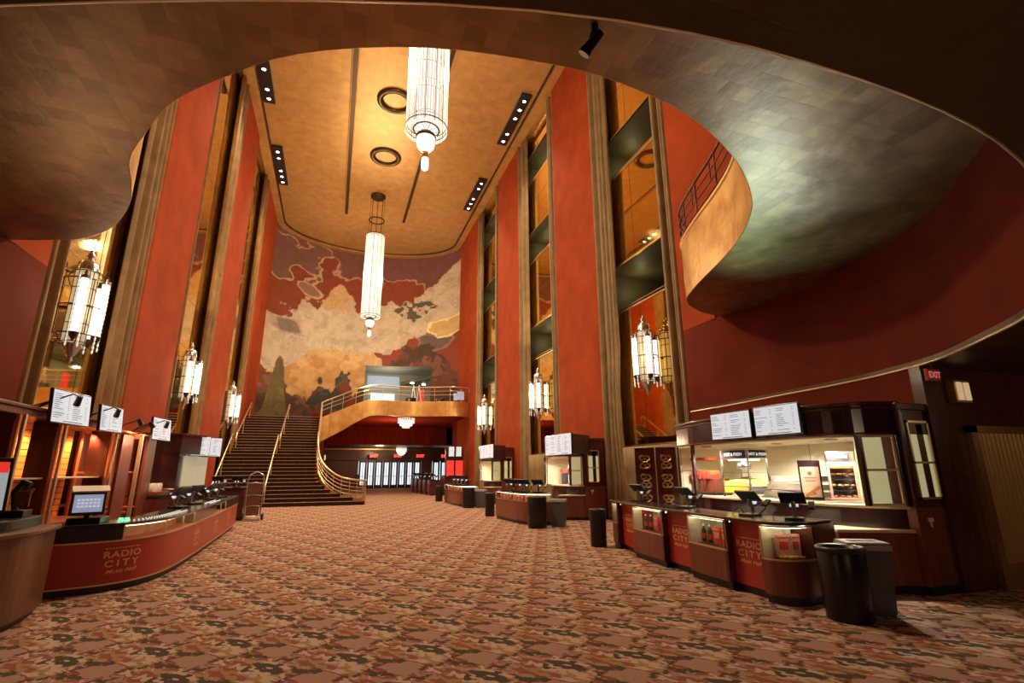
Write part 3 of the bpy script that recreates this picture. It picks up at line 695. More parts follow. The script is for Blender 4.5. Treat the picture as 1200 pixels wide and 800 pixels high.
# ================================================================== CHANDELIERS
CH_ = []
def chandelier(loc, label):
    x, y, zt = loc
    o = thing('hanging_chandelier', label, 'chandelier', (x, y, zt), group='tall cylindrical chandeliers')
    zb, ztop = zt+1.25, zt+7.0
    b = MB(); b.lathe([(.02, -.16), (.42, -.16), (.5, -.1), (.5, 0)], (x, y, ZC), 28); part(b, 'ceiling_plate', M['bronze'], o)
    b = MB(); b.ring((x, y, ztop+1.15), .5, .045, 30); part(b, 'upper_ring', M['bronze'], o)
    b = MB()
    for k in range(8):
        a = 2*PI*k/8; b.cyl((x+.46*math.cos(a), y+.46*math.sin(a), ztop-.05), (x+.46*math.cos(a), y+.46*math.sin(a), ZC-.1), .012, n=5)
    part(b, 'suspension_rods', M['bronze'], o)
    b = MB()
    for k in range(44):
        a = 2*PI*k/44; r = .6
        b.obox((x+r*math.cos(a), y+r*math.sin(a), (zb+ztop)/2), (.012, .05, ztop-zb), Matrix.Rotation(a, 3, 'Z'))
    part(b, 'glass_rods', M['g_rod'], o)
    b = MB()
    for k in range(7): b.ring((x, y, zb+.25+k*.88), .585, .014, 36, 5)
    for k in range(14):
        a = 2*PI*k/14; b.cyl((x+.6*math.cos(a), y+.6*math.sin(a), zb), (x+.6*math.cos(a), y+.6*math.sin(a), ztop), .011, n=5)
    b.ring((x, y, ztop), .61, .03, 36); b.ring((x, y, zb+.12), .6, .02, 36)
    part(b, 'frame', M['bronze'], o)
    b = MB(); b.lathe([(.36, zb-zt+.1), (.36, ztop-zt-.05)], (x, y, zt), 28); part(b, 'inner_cylinder', M['g_core'], o)
    b = MB()
    for k in range(5): b.ring((x, y, zb+.5+k*1.1), .37, .012, 28, 5)
    for k in range(10):
        a = 2*PI*k/10; b.cyl((x+.37*math.cos(a), y+.37*math.sin(a), zb+.1), (x+.37*math.cos(a), y+.37*math.sin(a), ztop-.05), .008, n=4)
    b.ring((x, y, zb+.06), .37, .028, 30)
    for k in range(9):
        a = 2*PI*k/9; b.cyl((x, y, zb+.03), (x+.36*math.cos(a), y+.36*math.sin(a), zb+.05), .01, n=4)
    part(b, 'inner_frame', M['bronze'], o)
    b = MB(); b.lathe([(.05, .58), (.14, .62), (.24, .74), (.28, .92), (.27, 1.02), (.2, 1.06)], (x, y, zt), 24); part(b, 'bowl', M['g_core'], o)
    b = MB(); b.lathe([(.28, 1.02), (.3, 1.05), (.3, 1.09), (.2, 1.2), (.06, 1.3)], (x, y, zt), 24); part(b, 'bowl_rim', M['bronze'], o)
    b = MB(); b.lathe([(.09, .38), (.13, .42), (.07, .5), (.1, .56), (.05, .6)], (x, y, zt), 14); part(b, 'neck', M['brass'], o)
    b = MB(); b.lathe([(.05, 0), (.1, .04), (.11, .2), (.1, .36), (.06, .4)], (x, y, zt), 14); part(b, 'finial', M['g_core'], o)
for (x, y, z, e) in ((1.86, 12.8, 9.4, 420), (1.62, 32.4, 9.4, 420), (2.75, 12.8, 13.5, 260), (.9, 12.8, 13.5, 260), (2.6, 32.4, 14, 260), (.7, 32.4, 14, 260)):
    CH_.append((x, y, z, e))
chandelier((1.86, 12.8, 9.95), 'long glass rod chandelier partly cut off by the gilded soffit edge')
chandelier((1.62, 32.4, 10.0), 'long glass rod chandelier hanging in front of the mural')

# ================================================================== WALL LANTERNS
def make_lantern():
    o = thing('wall_lantern', 'x', 'wall lantern', world=False)
    b = MB(); b.lathe([(.17, .42), (.2, .46), (.2, 2.0), (.17, 2.05)], n=18); part(b, 'crystal_core', M['g_cryst'], o)
    b = MB()
    for z in (.46, .85, 1.23, 1.62, 2.0): b.ring((0, 0, z), .205, .011, 20, 5)
    for k in range(10):
        a = 2*PI*k/10; b.cyl((.205*math.cos(a), .205*math.sin(a), .44), (.205*math.cos(a), .205*math.sin(a), 2.02), .007, n=4)
    part(b, 'core_grid', M['bronze'], o)
    for a in (-70, 0, 70, 180):
        c, s = .37*math.cos(PI+math.radians(a)), .37*math.sin(PI+math.radians(a))
        b = MB(); b.lathe([(.05, .6), (.068, .62), (.068, 1.76), (.05, 1.78)], (c, s, 0), 12); t = part(b, 'light_tube', M['g_tube'], o)
        b = MB(); b.lathe([(.085, 1.76), (.085, 1.81), (.03, 1.85), (.035, 1.9), (.001, 1.96)], (c, s, 0), 10); part(b, 'tube_cap', M['bronze'], t)
        b = MB(); b.lathe([(.001, .42), (.03, .46), (.085, .54), (.085, .61)], (c, s, 0), 10); part(b, 'tube_foot', M['bronze'], t)
        for da in (-13, 13):
            cc, ss = .41*math.cos(PI+math.radians(a+da)), .41*math.sin(PI+math.radians(a+da))
            b = MB(); b.lathe([(.02 if k % 4 == 2 else (.005 if k % 4 == 0 else .014), .3+k*.024) for k in range(66)], (cc, ss, 0), 6); part(b, 'bead_strand', M['g_dot'], o)
    b = MB()
    for z in (.6, 1.2, 1.78): b.ring((0, 0, z), .37, .016, 30, 6)
    for k in range(4):
        a = PI/4+PI/2*k; b.cyl((.37*math.cos(a), .37*math.sin(a), .6), (.37*math.cos(a), .37*math.sin(a), 1.78), .012, n=5)
    for k in range(6):
        a = PI/3*k; b.tube([(.37*math.cos(a), .37*math.sin(a), 1.78), (.3*math.cos(a), .3*math.sin(a), 1.95), (.18*math.cos(a), .18*math.sin(a), 2.05)], .01, 5)
        b.tube([(.37*math.cos(a), .37*math.sin(a), .6), (.26*math.cos(a), .26*math.sin(a), .44), (.17*math.cos(a), .17*math.sin(a), .42)], .01, 5)
    part(b, 'frame', M['bronze'], o)
    b = MB(); b.lathe([(.2, 2.03), (.19, 2.2), (.1, 2.28), (.05, 2.31), (.08, 2.36), (.085, 2.4), (.03, 2.46), (.04, 2.5), (.001, 2.56)], n=16); part(b, 'top_finial', M['steel'], o)
    b = MB(); b.lathe([(.001, 0), (.04, .04), (.06, .09), (.03, .14), (.09, .2), (.12, .28), (.16, .36), (.18, .43)], n=16); part(b, 'bottom_finial', M['steel'], o)
    b = MB(); b.cyl((.1, 0, 1.2), (.44, 0, 1.2), .03); b.lathe([(.09, 0), (.09, .02)], (.42, 0, 1.1), 10); part(b, 'bracket', M['bronze'], o)
    return o
LT = make_lantern(); used = [False]
for y, w in ((12.85, 'above the menu boards of the big popcorn counter'), (21.6, 'behind the middle kiosk'), (30.6, 'closest to the far balcony, on the kiosk wall')):
    place(LT, used, (8.86, y, 3.75), 0, 'crystal wall lantern on a gold mirror '+w, 'crystal wall lanterns')
for y, w in ((12.5, 'largest looking, above the merchandise cabinets'), (21.1, 'above the dark corner kiosk by the stair'), (29.8, 'beside the grand staircase')):
    place(LT, used, (-5.26, y, 3.75), PI, 'crystal wall lantern on a gold mirror, '+w, 'crystal wall lanterns')

# ================================================================== CEILING SPOT PANELS
def lamp(name, kind, loc, energy, col, target=None, size=.2, angle=60, blend=.6):
    l = bpy.data.lights.new(name, kind); l.energy = energy; l.color = col
    if kind == 'AREA': l.size = size
    else: l.shadow_soft_size = size
    if kind == 'SPOT': l.spot_size = math.radians(angle); l.spot_blend = blend
    o = bpy.data.objects.new(name, l); COL.objects.link(o); o.location = loc
    if target is not None: o.rotation_euler = (Vector(target)-Vector(loc)).to_track_quat('-Z', 'Y').to_euler()
    return o
WARM = (1, .76, .5)
for x, y, z, e in CH_: lamp('chandelier_lamp', 'POINT', (x, y, z), e*P_CH, (1, .8, .55), None, .25)
for y in (12.85, 21.6, 30.6): lamp('lantern_lamp', 'POINT', (8.2, y, 5.0), P_LAN, (1, .82, .55), None, .15)
for y in (12.5, 21.1, 29.8): lamp('lantern_lamp', 'POINT', (-4.6, y, 5.0), P_LAN, (1, .82, .55), None, .15)
CW = {(-1, 0): 'over the merchandise side, nearer the soffit', (-1, 1): 'over the merchandise side, nearer the mural', (1, 0): 'over the kiosk side, nearer the soffit', (1, 1): 'over the kiosk side, nearer the mural'}
for side in (-1, 1):
    for k, y in enumerate((22.6, 30.6)):
        if side > 0: y -= .6
        x = 7.85 if side > 0 else -4.42
        o = thing('ceiling_spotlight_panel', 'black slot of small spotlights in the gilded ceiling '+CW[(side, k)], 'ceiling spotlights', (x, y, 19.9), group='spotlight slots')
        b = MB(); b.box(x-.28, x+.28, y-2.1, y+2.1, 19.86, 19.98); part(b, 'housing', M['black'], o, .01)
        for j in range(6):
            if (j+k) % 5 == 3: continue
            yy = y-1.7+j*.68
            c = MB(); c.lathe([(.11, .02), (.12, -.05), (.1, -.07), (.085, -.03)], (x, yy, 19.86), 12); r = part(c, 'lamp_holder', M['steel'], o)
            c = MB(); c.lathe([(.001, -.045), (.085, -.04), (.085, -.02)], (x, yy, 19.86), 12); part(c, 'bulb', M['g_bulb'], r)
        lamp('ceiling_spot', 'SPOT', (x, y, 19.7), P_SPOT, WARM, (x*.2+XC*.8, y-2, 0), .3, 95, .8)
        lamp('wall_spot', 'SPOT', (x, y, 19.7), P_WASH, (1, .72, .45), ((XL if side > 0 else XR), y-3, 9), .3, 80, .9)
# spot on the soffit
o = thing('soffit_spotlight', 'small black spotlight fixed under the gilded soffit edge', 'spotlight', (1.84, 3.06, 5.3))
b = MB(); b.cyl((1.84, 3.06, 5.3), (1.84, 3.06, 5.2), .03); b.box(1.8, 1.88, 3.02, 3.1, 5.15, 5.22); part(b, 'mount', M['black'], o, .01)
b = MB(); b.cyl((1.86, 3.0, 5.17), (1.77, 3.1, 5.05), .036, .046); b.cyl((1.77, 3.1, 5.05), (1.755, 3.12, 5.02), .052); part(b, 'head', M['black'], o)
for y, z, w in ((11.9, 13.6, 'in the uppermost visible mezzanine opening'), (20.6, 13.6, 'in the mezzanine opening behind the middle kiosk')):
    o = thing('track_spotlight', 'small lit spotlight '+w, 'spotlight', (XR+.9, y, z))
    b = MB(); b.box(XR+.85, XR+.95, y-.4, y+.4, z+.12, z+.4); part(b, 'track', M['black'], o)
    for dy in (-.25, .1):
        b = MB(); b.cyl((XR+.9, y+dy, z+.14), (XR+.7, y+dy-.1, z-.02), .07, .08, 10); h = part(b, 'head', M['black'], o)
        if dy < 0:
            c = MB(); c.cyl((XR+.7, y+dy-.1, z-.02), (XR+.69, y+dy-.105, z-.028), .065, n=10); part(c, 'bulb', M['g_bulb'], h)

# ================================================================== DARK SIDE WALL, GOLD DOOR
b = MB(); b.box(8.02, 14, 4.84, 5.0, 0, ZL); struct(b, 'wall_side', M['mahog'])
d = MB(); d.box(8.72, 8.86, 4.76, 4.86, 0, 2.2); d.box(10.2, 10.34, 4.76, 4.86, 0, 2.2); d.box(8.72, 10.34, 4.76, 4.86, 2.1, 2.2); D = struct(d, 'door_20', M['brass'])
d = MB()
for k in range(13): d.cyl((8.92+k*.105, 4.83, .32), (8.92+k*.105, 4.83, 2.1), .045, n=8)
d.box(8.86, 10.2, 4.8, 4.85, 0, 2.1); part(d, 'fluted_leaf', mat('dull_gold_leaf', (.5, .3, .11), .45, .3), D); d = MB(); d.box(8.86, 10.2, 4.77, 4.84, 0, .32); part(d, 'kick_plate', M['brass'], D)
o = thing('side_wall_lamp', 'dim gold lamp box high on the dark wall over the fluted gold door', 'wall lamp', (8.66, 4.8, 2.5))
b = MB(); b.box(8.5, 8.84, 4.72, 4.84, 2.52, 2.86); part(b, 'frame', M['brass'], o, .01)
b = MB(); b.box(8.54, 8.64, 4.7, 4.73, 2.56, 2.82); b.box(8.7, 8.8, 4.7, 4.73, 2.56, 2.82); part(b, 'lit_pane', glow('dim_lamp_pane', (1, .7, .4), .2), o)
o = thing('small_exit_sign', 'small dark red exit sign under the curved lip above the kiosk tower', 'exit sign', (7.86, 4.6, 2.85))
b = MB(); b.box(7.74, 8.0, 4.58, 4.63, 2.78, 2.95); part(b, 'sign_box', M['logored'], o, .008); b = MB(); b.cyl((7.87, 4.6, 2.95), (7.87, 4.6, ZL), .01, n=5); part(b, 'stem', M['bronze'], o)
b = MB(); flat_text(b, 'EXIT', .12, (7.87, 4.575, 2.825), (0, -1, 0), bold=.004); part(b, 'lettering', glow('dim_exit_letters', (1, .2, .2), .2), o)
# ================================================================== CONCESSION KIOSKS
def pos_proto():
    o = thing('payment_terminal', 'x', 'payment terminal', world=False)
    b = MB(); b.box(-.11, .11, -.13, .11, 0, .03); part(b, 'base', M['black'], o, .008)
    b = MB(); b.tube([(0, .06, .02), (0, .05, .12), (0, .0, .24)], .028, 8); part(b, 'stand', M['steel'], o)
    R_ = Matrix.Rotation(math.radians(-38), 3, 'X')
    b = MB(); b.obox((0, -.02, .27), (.31, .22, .024), R_); s = part(b, 'touch_screen', M['black'], o, .006)
    b = MB(); b.obox(Vector((0, -.02, .27))+R_ @ Vector((0, 0, .014)), (.28, .19, .004), R_); part(b, 'display', M['g_screen'], s)
    R2 = Matrix.Rotation(math.radians(55), 3, 'X')
    b = MB(); b.obox((.0, .11, .19), (.13, .15, .014), R2); s2 = part(b, 'customer_display', M['black'], o, .004)
    b = MB(); b.obox(Vector((.0, .11, .19))+R2 @ Vector((0, 0, .009)), (.105, .1, .004), R2); part(b, 'display', M['g_menu'], s2)
    b = MB(); b.tube([(.1, .05, .03), (.18, .08, .1), (.2, .08, .16)], .01, 6); b.obox((.2, .09, .18), (.075, .15, .03), Matrix.Rotation(math.radians(30), 3, 'X')); part(b, 'card_reader', M['black'], o, .006)
    b = MB(); b.tube([(-.1, .0, .03), (-.2, .04, .1), (-.26, .0, .05), (-.24, -.08, .01)], .006, 5); part(b, 'cable', M['black'], o)
    return o
POS = pos_proto(); pos_used = [False]
def pos(x, y, z, rz, label, group='payment terminals on the counters', scale=1.0): return place(POS, pos_used, (x, y, z), rz+PI, label, group, scale)

def board(c, n, w, h, label, group, hang=None, m='g_menu', seed=1, logo=False):
    """lit menu board, facing n"""
    F_ = frame3(n); C_ = Vector(c)
    o = thing('menu_board', label, 'menu board', c, group=group)
    b = MB(); b.obox(C_, (w, h, .05), F_); part(b, 'housing', M['aub'], o, .008)
    b = MB(); b.obox(C_+F_ @ Vector((0, 0, .027)), (w-.04, h-.04, .006), F_); part(b, 'lit_face', M[m], o)
    r = random.Random(seed); b = MB()
    for cx in (-.25*w, .22*w):
        y = h*.36
        while y > -h*.36:
            L_ = w*(.1+.16*r.random()); b.obox(C_+F_ @ Vector((cx-w*.2+L_/2, y, .0315)), (L_, h*.014, .002), F_)
            b.obox(C_+F_ @ Vector((cx+w*.15, y, .0315)), (w*.03, h*.014, .002), F_)
            y -= h*.062*(1+(r.random() < .25))
    b.obox(C_+F_ @ Vector((.05*w, -h*.42, .0315)), (w*.5, h*.02, .002), F_)
    part(b, 'menu_lettering', M['print'], o)
    if hang:
        b = MB()
        for p in hang: b.tube([p, C_+F_ @ Vector((0, h*.4, -.03))], .012, 6)
        part(b, 'arm', M['bronze'], o)
    return o

ARC = catmull([(6.97, 9.2), (6.75, 8.4), (6.66, 7.6), (6.63, 6.8), (6.64, 6.0), (6.74, 5.5), (7.05, 5.12), (7.5, 4.93)], 4)
INN = catmull([(7.2, 9.2), (7.02, 8.4), (6.98, 7.6), (6.98, 6.8), (7.03, 6.0), (7.13, 5.5), (7.3, 5.15), (7.5, 4.98)], 4)
def kiosk(dx, dy, who, zt=2.5, lamp_w=40, short=1.0):
    Y_ = lambda y: dy+(5+(y-5)*short if y > 5 else y)
    X_ = lambda x: min(x+dx, 8.78+.01*(x-8))if dx else x
    T = lambda pts: [(X_(p[0]), Y_(p[1])) for p in pts]
    o = thing('concession_kiosk', 'dark wood kiosk with lit interior and glazed tower, '+who, 'kiosk', (7.6+dx, 6+dy, 0), group='concession kiosks')
    arc, inn = T(ARC), T(INN); back = T([(8.36, 5.0), (8.42, 9.2)])
    b = MB(); b.prism(inn+T([(8.3, 5.0), (8.3, 9.2)]), 0, 1.06); part(b, 'base_cabinet', M['aub'], o)
    b = MB(); b.strip(inn, .02, .1, -.02); part(b, 'plinth', M['black'], o)
    b = MB(); b.prism(offset(inn, -.04)+T([(8.3, 5.0), (8.3, 9.2)]), 1.06, 1.1); part(b, 'back_worktop', M['creamedge'], o, .006)
    b = MB(); b.prism(arc+back, 2.06, zt); part(b, 'canopy', M['aub'], o)
    if short < 1:
        b = MB(); b.prism([(6.64+dx, 6.45+dy), (6.64+dx, 4.1+dy), (7.6+dx, 4.8+dy), (7.6+dx, 6.45+dy)], 2.1, zt+.08); part(b, 'menu_box', M['aub'], o, .01)
    b = MB()
    for h, r in ((zt, .03), (zt-.06, .018), (2.08, .016)): b.tube([(p[0], p[1], h) for p in arc], r, 6)
    part(b, 'canopy_moulding', M['mahog'], o)
    b = MB(); b.prism(offset(arc, .03)+back, 2.035, 2.06); part(b, 'canopy_underside', M['cream'], o)
    b = MB(); b.box(X_(8.28), X_(8.34), Y_(5.0), Y_(9.2), 1.1, 2.05); part(b, 'back_panel', M['cream'], o)
    b = MB(); b.box(X_(8.275), X_(8.28), Y_(7.1), Y_(7.11), 1.1, 2.05); part(b, 'panel_joint', M['taupe'], o)
    for (x, y) in ((6.98, 9.17), (6.76, 8.45), (6.98, 5.19), (7.42, 4.97)):
        b = MB(); b.box(X_(x)-.03, X_(x)+.03, Y_(y)-.03, Y_(y)+.03, 1.1, 2.06); part(b, 'post', M['aub'], o, .005)
    b = MB(); b.box(X_(7.0), X_(8.3), Y_(9.18), Y_(9.22), 1.1, 2.05); part(b, 'end_panel', M['cream'], o)
    for p, q, nm in (((6.98, 9.17), (6.76, 8.45), 'end_window'), ((6.98, 5.19), (7.42, 4.97), 'side_window')):
        p = Vector((*T([p])[0], 0)); q = Vector((*T([q])[0], 0)); d_ = (q-p).normalized(); nn = Vector((0, 0, 1)).cross(d_); MF = Matrix((d_, nn, Vector((0, 0, 1)))).transposed(); L_ = (q-p).length; m_ = (p+q)/2
        f = MB()
        for z in (1.12, 1.58, 2.04): f.obox(m_+Vector((0, 0, z)), (L_, .03, .03), MF)
        for s in (-1, 1): f.obox(m_+d_*s*(L_/2-.04)+Vector((0, 0, 1.58)), (.025, .03, .92), MF)
        w = part(f, nm, M['creamedge'], o)
        g = MB(); g.obox(m_+Vector((0, 0, 1.58)), (L_-.08, .012, .9), MF); part(g, 'pane', M['glass'], w)
        if nm == 'side_window':
            g = MB(); g.obox(m_-nn*-.22+Vector((0, 0, 1.58)), (L_-.1, .02, .92), MF); part(g, 'cream_backing', M['g_cream'], w)
    # tower at the near end
    x0, x1, y0, y1 = X_(7.45), X_(8.32), Y_(4.9), Y_(5.6)
    b = MB(); b.box(x0, x1, y0, y1, 1.08, zt-.02); b.box(x0-.03, x1+.03, y0-.03, y1, zt-.1, zt); part(b, 'tower', M['mahog'], o, .012)
    b = MB(); b.box(x0, x1, y0-.01, y1, .1, 1.08); part(b, 'tower_base', M['redwood'], o, .008)
    b = MB(); b.box(x0-.01, x1+.01, y0-.015, y1, 0, .1); part(b, 'tower_plinth', M['black'], o)
    b = MB(); b.box(x0+.1, x0+.5, y0-.02, y0+.0, 1.22, 2.22)
    w = part(b, 'tower_window', M['g_cream'], o)
    f = MB(); a0, a1 = x0+.08, x0+.52
    for (p, q, r_, s) in ((a0, a1, 1.19, 1.22), (a0, a1, 2.22, 2.25), (a0, a0+.03, 1.19, 2.25), (a1-.03, a1, 1.19, 2.25), (a0, a1, 1.66, 1.69)): f.box(p, q, y0-.045, y0-.0, r_, s)
    part(f, 'window_frame', M['palebrass'], w)
    f = MB(); f.box(a0+.2, a0+.32, y0-.03, y0-.019, 1.22, 2.2); f.box(a0+.03, a1-.03, y0-.03, y0-.019, 2.06, 2.22); part(f, 'dark_shelf_edge', M['bronze'], w)
    f = MB()
    for k in range(3): f.cyl((x0-.03+.035*k, y0-.03+.01*k, 1.1), (x0-.03+.035*k, y0-.03+.01*k, zt-.1), .02, n=8)
    part(f, 'corner_beading', M['mahog'], o)
    b = MB(); b.box(x0+.18, x0+.28, y0-.022, y0-.008, .9, .95); b.box(x0+.215, x0+.24, y0-.022, y0-.008, .83, .9); part(b, 'switch_plate', M['white'], o)
    # low side counter joining tower and front counter
    q = T([(6.6, 5.4), (7.44, 4.98), (7.62, 5.4), (6.85, 5.85)])
    b = MB(); b.prism(q, .1, .76); part(b, 'side_counter', M['redwood'], o, .008)
    b = MB(); b.prism(T([(6.56, 5.38), (7.44, 4.94), (7.66, 5.42), (6.85, 5.9)]), .76, .8); part(b, 'side_worktop', M['creamedge'], o, .006)
    b = MB(); b.prism(T([(6.58, 5.45), (7.44, 5.02), (7.6, 5.4), (6.85, 5.82)]), 0, .1); part(b, 'side_plinth', M['black'], o)
    for k, (x, y) in enumerate(((6.85, 8.15), (7.3, 6.9), (7.1, 5.7))):
        b = MB(); b.lathe([(.09, 0), (.1, -.02), (.075, -.025)], (X_(x), Y_(y), 2.035), 16); r = part(b, 'downlight', M['steel'], o)
        b = MB(); b.lathe([(.001, -.018), (.075, -.015), (.075, -.01)], (X_(x), Y_(y), 2.035), 16); part(b, 'bulb', M['g_down'], r)
        lamp('kiosk_lamp', 'SPOT', (X_(x), Y_(y), 2.0), lamp_w, (1, .92, .74), (X_(x)+.35, Y_(y), 0), .06, 150, .5)
    return o
kiosk(0, 0, 'the big one by the gold door', lamp_w=P_KIOSK)
kiosk(.6, 10.7, 'middle one in the row', 2.66, P_KIOSK*.3, .5)
kiosk(.75, 20.1, 'last one, by the far balcony', 2.75, P_KIOSK*.3, .5)
# menu boards on the canopies
for (x, y, z, w, h, lb, g, sd) in ((6.56, 7.12, 2.34, .9, .48, 'white lit menu board over the soda machine at the big popcorn counter', 'big', 3), (6.56, 6.13, 2.345, .84, .48, 'white lit menu board over the steel shelves at the big popcorn counter', 'big', 8),
        (7.19, 16.36, 2.43, .96, .7, 'white lit menu board of the middle kiosk, farther one', 'middle', 4), (7.19, 15.3, 2.43, .96, .7, 'white lit menu board of the middle kiosk, nearer its glazed tower', 'middle', 6),
        (7.34, 25.4, 2.52, 1.05, .68, 'white lit menu board of the last kiosk, farther one', 'last', 4), (7.34, 24.3, 2.52, 1.05, .68, 'white lit menu board of the last kiosk, nearer its glazed tower', 'last', 7)):
    board((x, y, z), (-1, -.06, .0), w, h, lb, 'menu boards of the %s kiosk' % g, [(x+.12, y, z+h*.2)], seed=sd)
# ------------------------------------------------------------------ big front counter, unit by unit
def nrm(p, q):
    d_ = Vector((q[0]-p[0], q[1]-p[1], 0)).normalized(); return d_, Vector((d_.y, -d_.x, 0)) if Vector((d_.y, -d_.x, 0)).x < 0 else Vector((-d_.y, d_.x, 0))
ZT_ = .92
def display_case(pts, label, depth=.55):
    """front edge from far to near; the aisle is to its right-hand side when walking towards the camera"""
    o = thing('display_case', label, 'display case', (*pts[0], 0), group='glass fronted cases of the big counter')
    inn = offset(pts, depth); poly = pts+inn[::-1]
    ins = offset(pts, .03)
    b = MB(); b.prism(ins+inn[::-1], 0, .1); part(b, 'plinth', M['black'], o)
    b = MB(); b.prism(poly, .1, .5); part(b, 'body', M['redwood'], o, .006)
    b = MB(); b.strip(offset(pts, depth-.04), .5, ZT_-.02, .03); part(b, 'lit_back', M['cream'], o)
    p, q = pts[-1], inn[-1]; d_ = Vector((q[0]-p[0], q[1]-p[1], 0)).normalized()
    b = MB(); b.strip([p, q], .1, ZT_-.01, .05); part(b, 'end_panel', M['mahog'], o)  # near side's shade put into the colour: darker wood than the body
    b = MB(); b.strip([(pts[0]), inn[0]], .5, ZT_-.01, -.02); part(b, 'far_panel', M['cream'], o)
    b = MB(); b.strip(offset(pts, .012), .51, ZT_-.02, .006); part(b, 'front_glass', M['glass'], o)
    b = MB()
    for z0, z1 in ((.5, .522), (ZT_-.03, ZT_-.01)): b.strip(pts, z0, z1, .018)
    b.strip([on_path(pts, 0), on_path(pts, .022)], .5, ZT_-.01, .018); L_ = plen(pts); b.strip([on_path(pts, L_-.022), on_path(pts, L_)], .5, ZT_-.01, .018)
    part(b, 'metal_frame', M['palebrass'], o)
    b = MB(); b.strip(offset(pts, .07), ZT_-.045, ZT_-.02, .03); part(b, 'light_strip', M['g_warm'], o)
    return o
def logo_panel(p, q, label, rec=.11):
    d_, n = nrm(p, q); o = thing('red_counter_unit', label, 'counter front', (*p, 0), group='red printed panels of the big counter')
    P_ = [(p[0]-n.x*rec, p[1]-n.y*rec), (q[0]-n.x*rec, q[1]-n.y*rec)]
    b = MB(); b.strip(P_, .1, ZT_, .3); part(b, 'red_front', M['logored'], o)
    b = MB(); b.strip(offset(P_, .03), 0, .1, .25); part(b, 'plinth', M['black'], o)
    logo(P_, plen(P_)*.47, .52, .46, o)
    return o
def logo(path, s0, z, k, o, prox=.005):
    """RADIO / CITY over a small script line, gold on red; k = width in metres"""
    b = MB()
    path_text(b, 'RADIO', k*.25, path, s0, z+k*.13, 1.25, prox, bold=k*.007, space=1.1)
    path_text(b, 'CITY', k*.25, path, s0, z-k*.12, 1.25, prox, bold=k*.007, space=1.5)
    path_text(b, 'Music Hall', k*.15, path, s0, z-k*.3, 1.3, prox, bold=k*.003, shear=.35)
    N_ = 12
    for i in range(N_):
        a = s0-k*.48+k*.96*i/N_; e = a+k*.96/N_*.72
        b.strip([on_path(path, a, prox), on_path(path, e, prox)], z+k*.37, z+k*.4, .002)
    part(b, 'printed_logo', M['logogold'], o)
F_ = dict(c0=[(5.88, 10.2), (5.8, 9.85)], r1=[(5.8, 9.85), (5.57, 8.9)], c1=[(5.57, 8.9), (5.49, 8.3), (5.43, 7.75)], r2=[(5.43, 7.75), (5.35, 6.98)], c2=[(5.35, 6.98), (5.3, 6.5), (5.27, 6.05)], r3=[(5.27, 6.05), (5.24, 5.42)],
          c3=catmull([(5.24, 5.42), (5.25, 5.26), (5.36, 5.12), (5.56, 5.05), (5.8, 5.08)], 4))
display_case(F_['c0'], 'narrow glass fronted case at the end of the big counter beside the round bin', .5)
logo_panel(*F_['r1'], 'red printed panel next to the narrow end case of the big counter')
display_case(F_['c1'], 'glass fronted case between the first and second red panels from the round bin')
logo_panel(*F_['r2'], 'red printed panel between the two bottle and box cases')
display_case(F_['c2'], 'glass fronted case between the second and third red panels from the round bin')
logo_panel(*F_['r3'], 'red printed panel next to the rounded corner case')
display_case(F_['c3'], 'rounded corner case with popcorn boxes next to the big round bin', .45)
front = [F_['c0'][0], F_['c0'][1], F_['r1'][1], F_['c1'][1], F_['c1'][2], F_['r2'][1], F_['c2'][1], F_['c2'][2]]+F_['c3']+[(6.15, 5.16)]
b = MB(); o_ = offset(front, -.035); i_ = offset(front, .58)
b.prism(o_[:-4]+o_[-4:]+[(6.2, 5.65), (5.95, 5.75)]+i_[:8][::-1], ZT_, ZT_+.04)
ct = solo(b, 'worktop', M['blacktop'], 'long dark worktop running over all cases of the big counter', 'worktop', bev=.006)
b = MB(); b.strip(o_, ZT_+.026, ZT_+.042, .014); part(b, 'bright_edge', M['palebrass'], ct)
b = MB(); b.prism([(5.82, 5.14), (6.45, 5.33), (6.5, 5.74), (6.0, 5.7)], .1, .9); cb = solo(b, 'counter_return', M['redwood'], 'plain red wood return of the big counter behind the big round bin', 'counter', bev=.008)
b = MB(); b.prism([(5.86, 5.18), (6.44, 5.37), (6.48, 5.72), (6.04, 5.66)], 0, .1); part(b, 'plinth', M['black'], cb)

# goods in the cases
def at_case(pts, s, dep, z): 
    p = on_path(pts, s, -dep); q = on_path(pts, s+.02, -dep); return Vector((p[0], p[1], z)), math.atan2(q[1]-p[1], q[0]-p[0])
def boxproto(nm, cat, m, w, d, h, band):
    o = thing(nm, 'x', cat, world=False)
    b = MB(); b.box(-w/2, w/2, -d/2, d/2, 0, h); part(b, 'carton', M[m], o, .004)
    b = MB(); b.box(-w*.3, w*.3, -d/2-.003, d/2+.003, h*.35, h*.7); b.box(-w*.42, w*.42, -d/2-.003, d/2+.003, h*.84, h*.9); part(b, 'printed_panel', M[band], o)
    return o
def bottleproto(nm, m, h):
    o = thing(nm, 'x', 'bottle', world=False)
    b = MB(); b.lathe([(.03, 0), (.034, .01), (.034, h*.6), (.015, h*.8), (.013, h*.92)], n=12); part(b, 'body', M[m], o)
    b = MB(); b.lathe([(.016, h*.9), (.016, h), (.001, h)], n=10); part(b, 'cap', M['white'], o)
    b = MB(); b.lathe([(.035, h*.2), (.035, h*.5)], n=12); part(b, 'paper_label', M['boxred'] if m == 'navy' else M['white'], o)
    return o
BX, BXu = boxproto('candy_box', 'candy box', 'boxred', .17, .07, .24, 'boxpink'), [False]
DB, DBu = bottleproto('soda_bottle', 'navy', .25), [False]
GB, GBu = bottleproto('green_bottle', 'green', .28), [False]
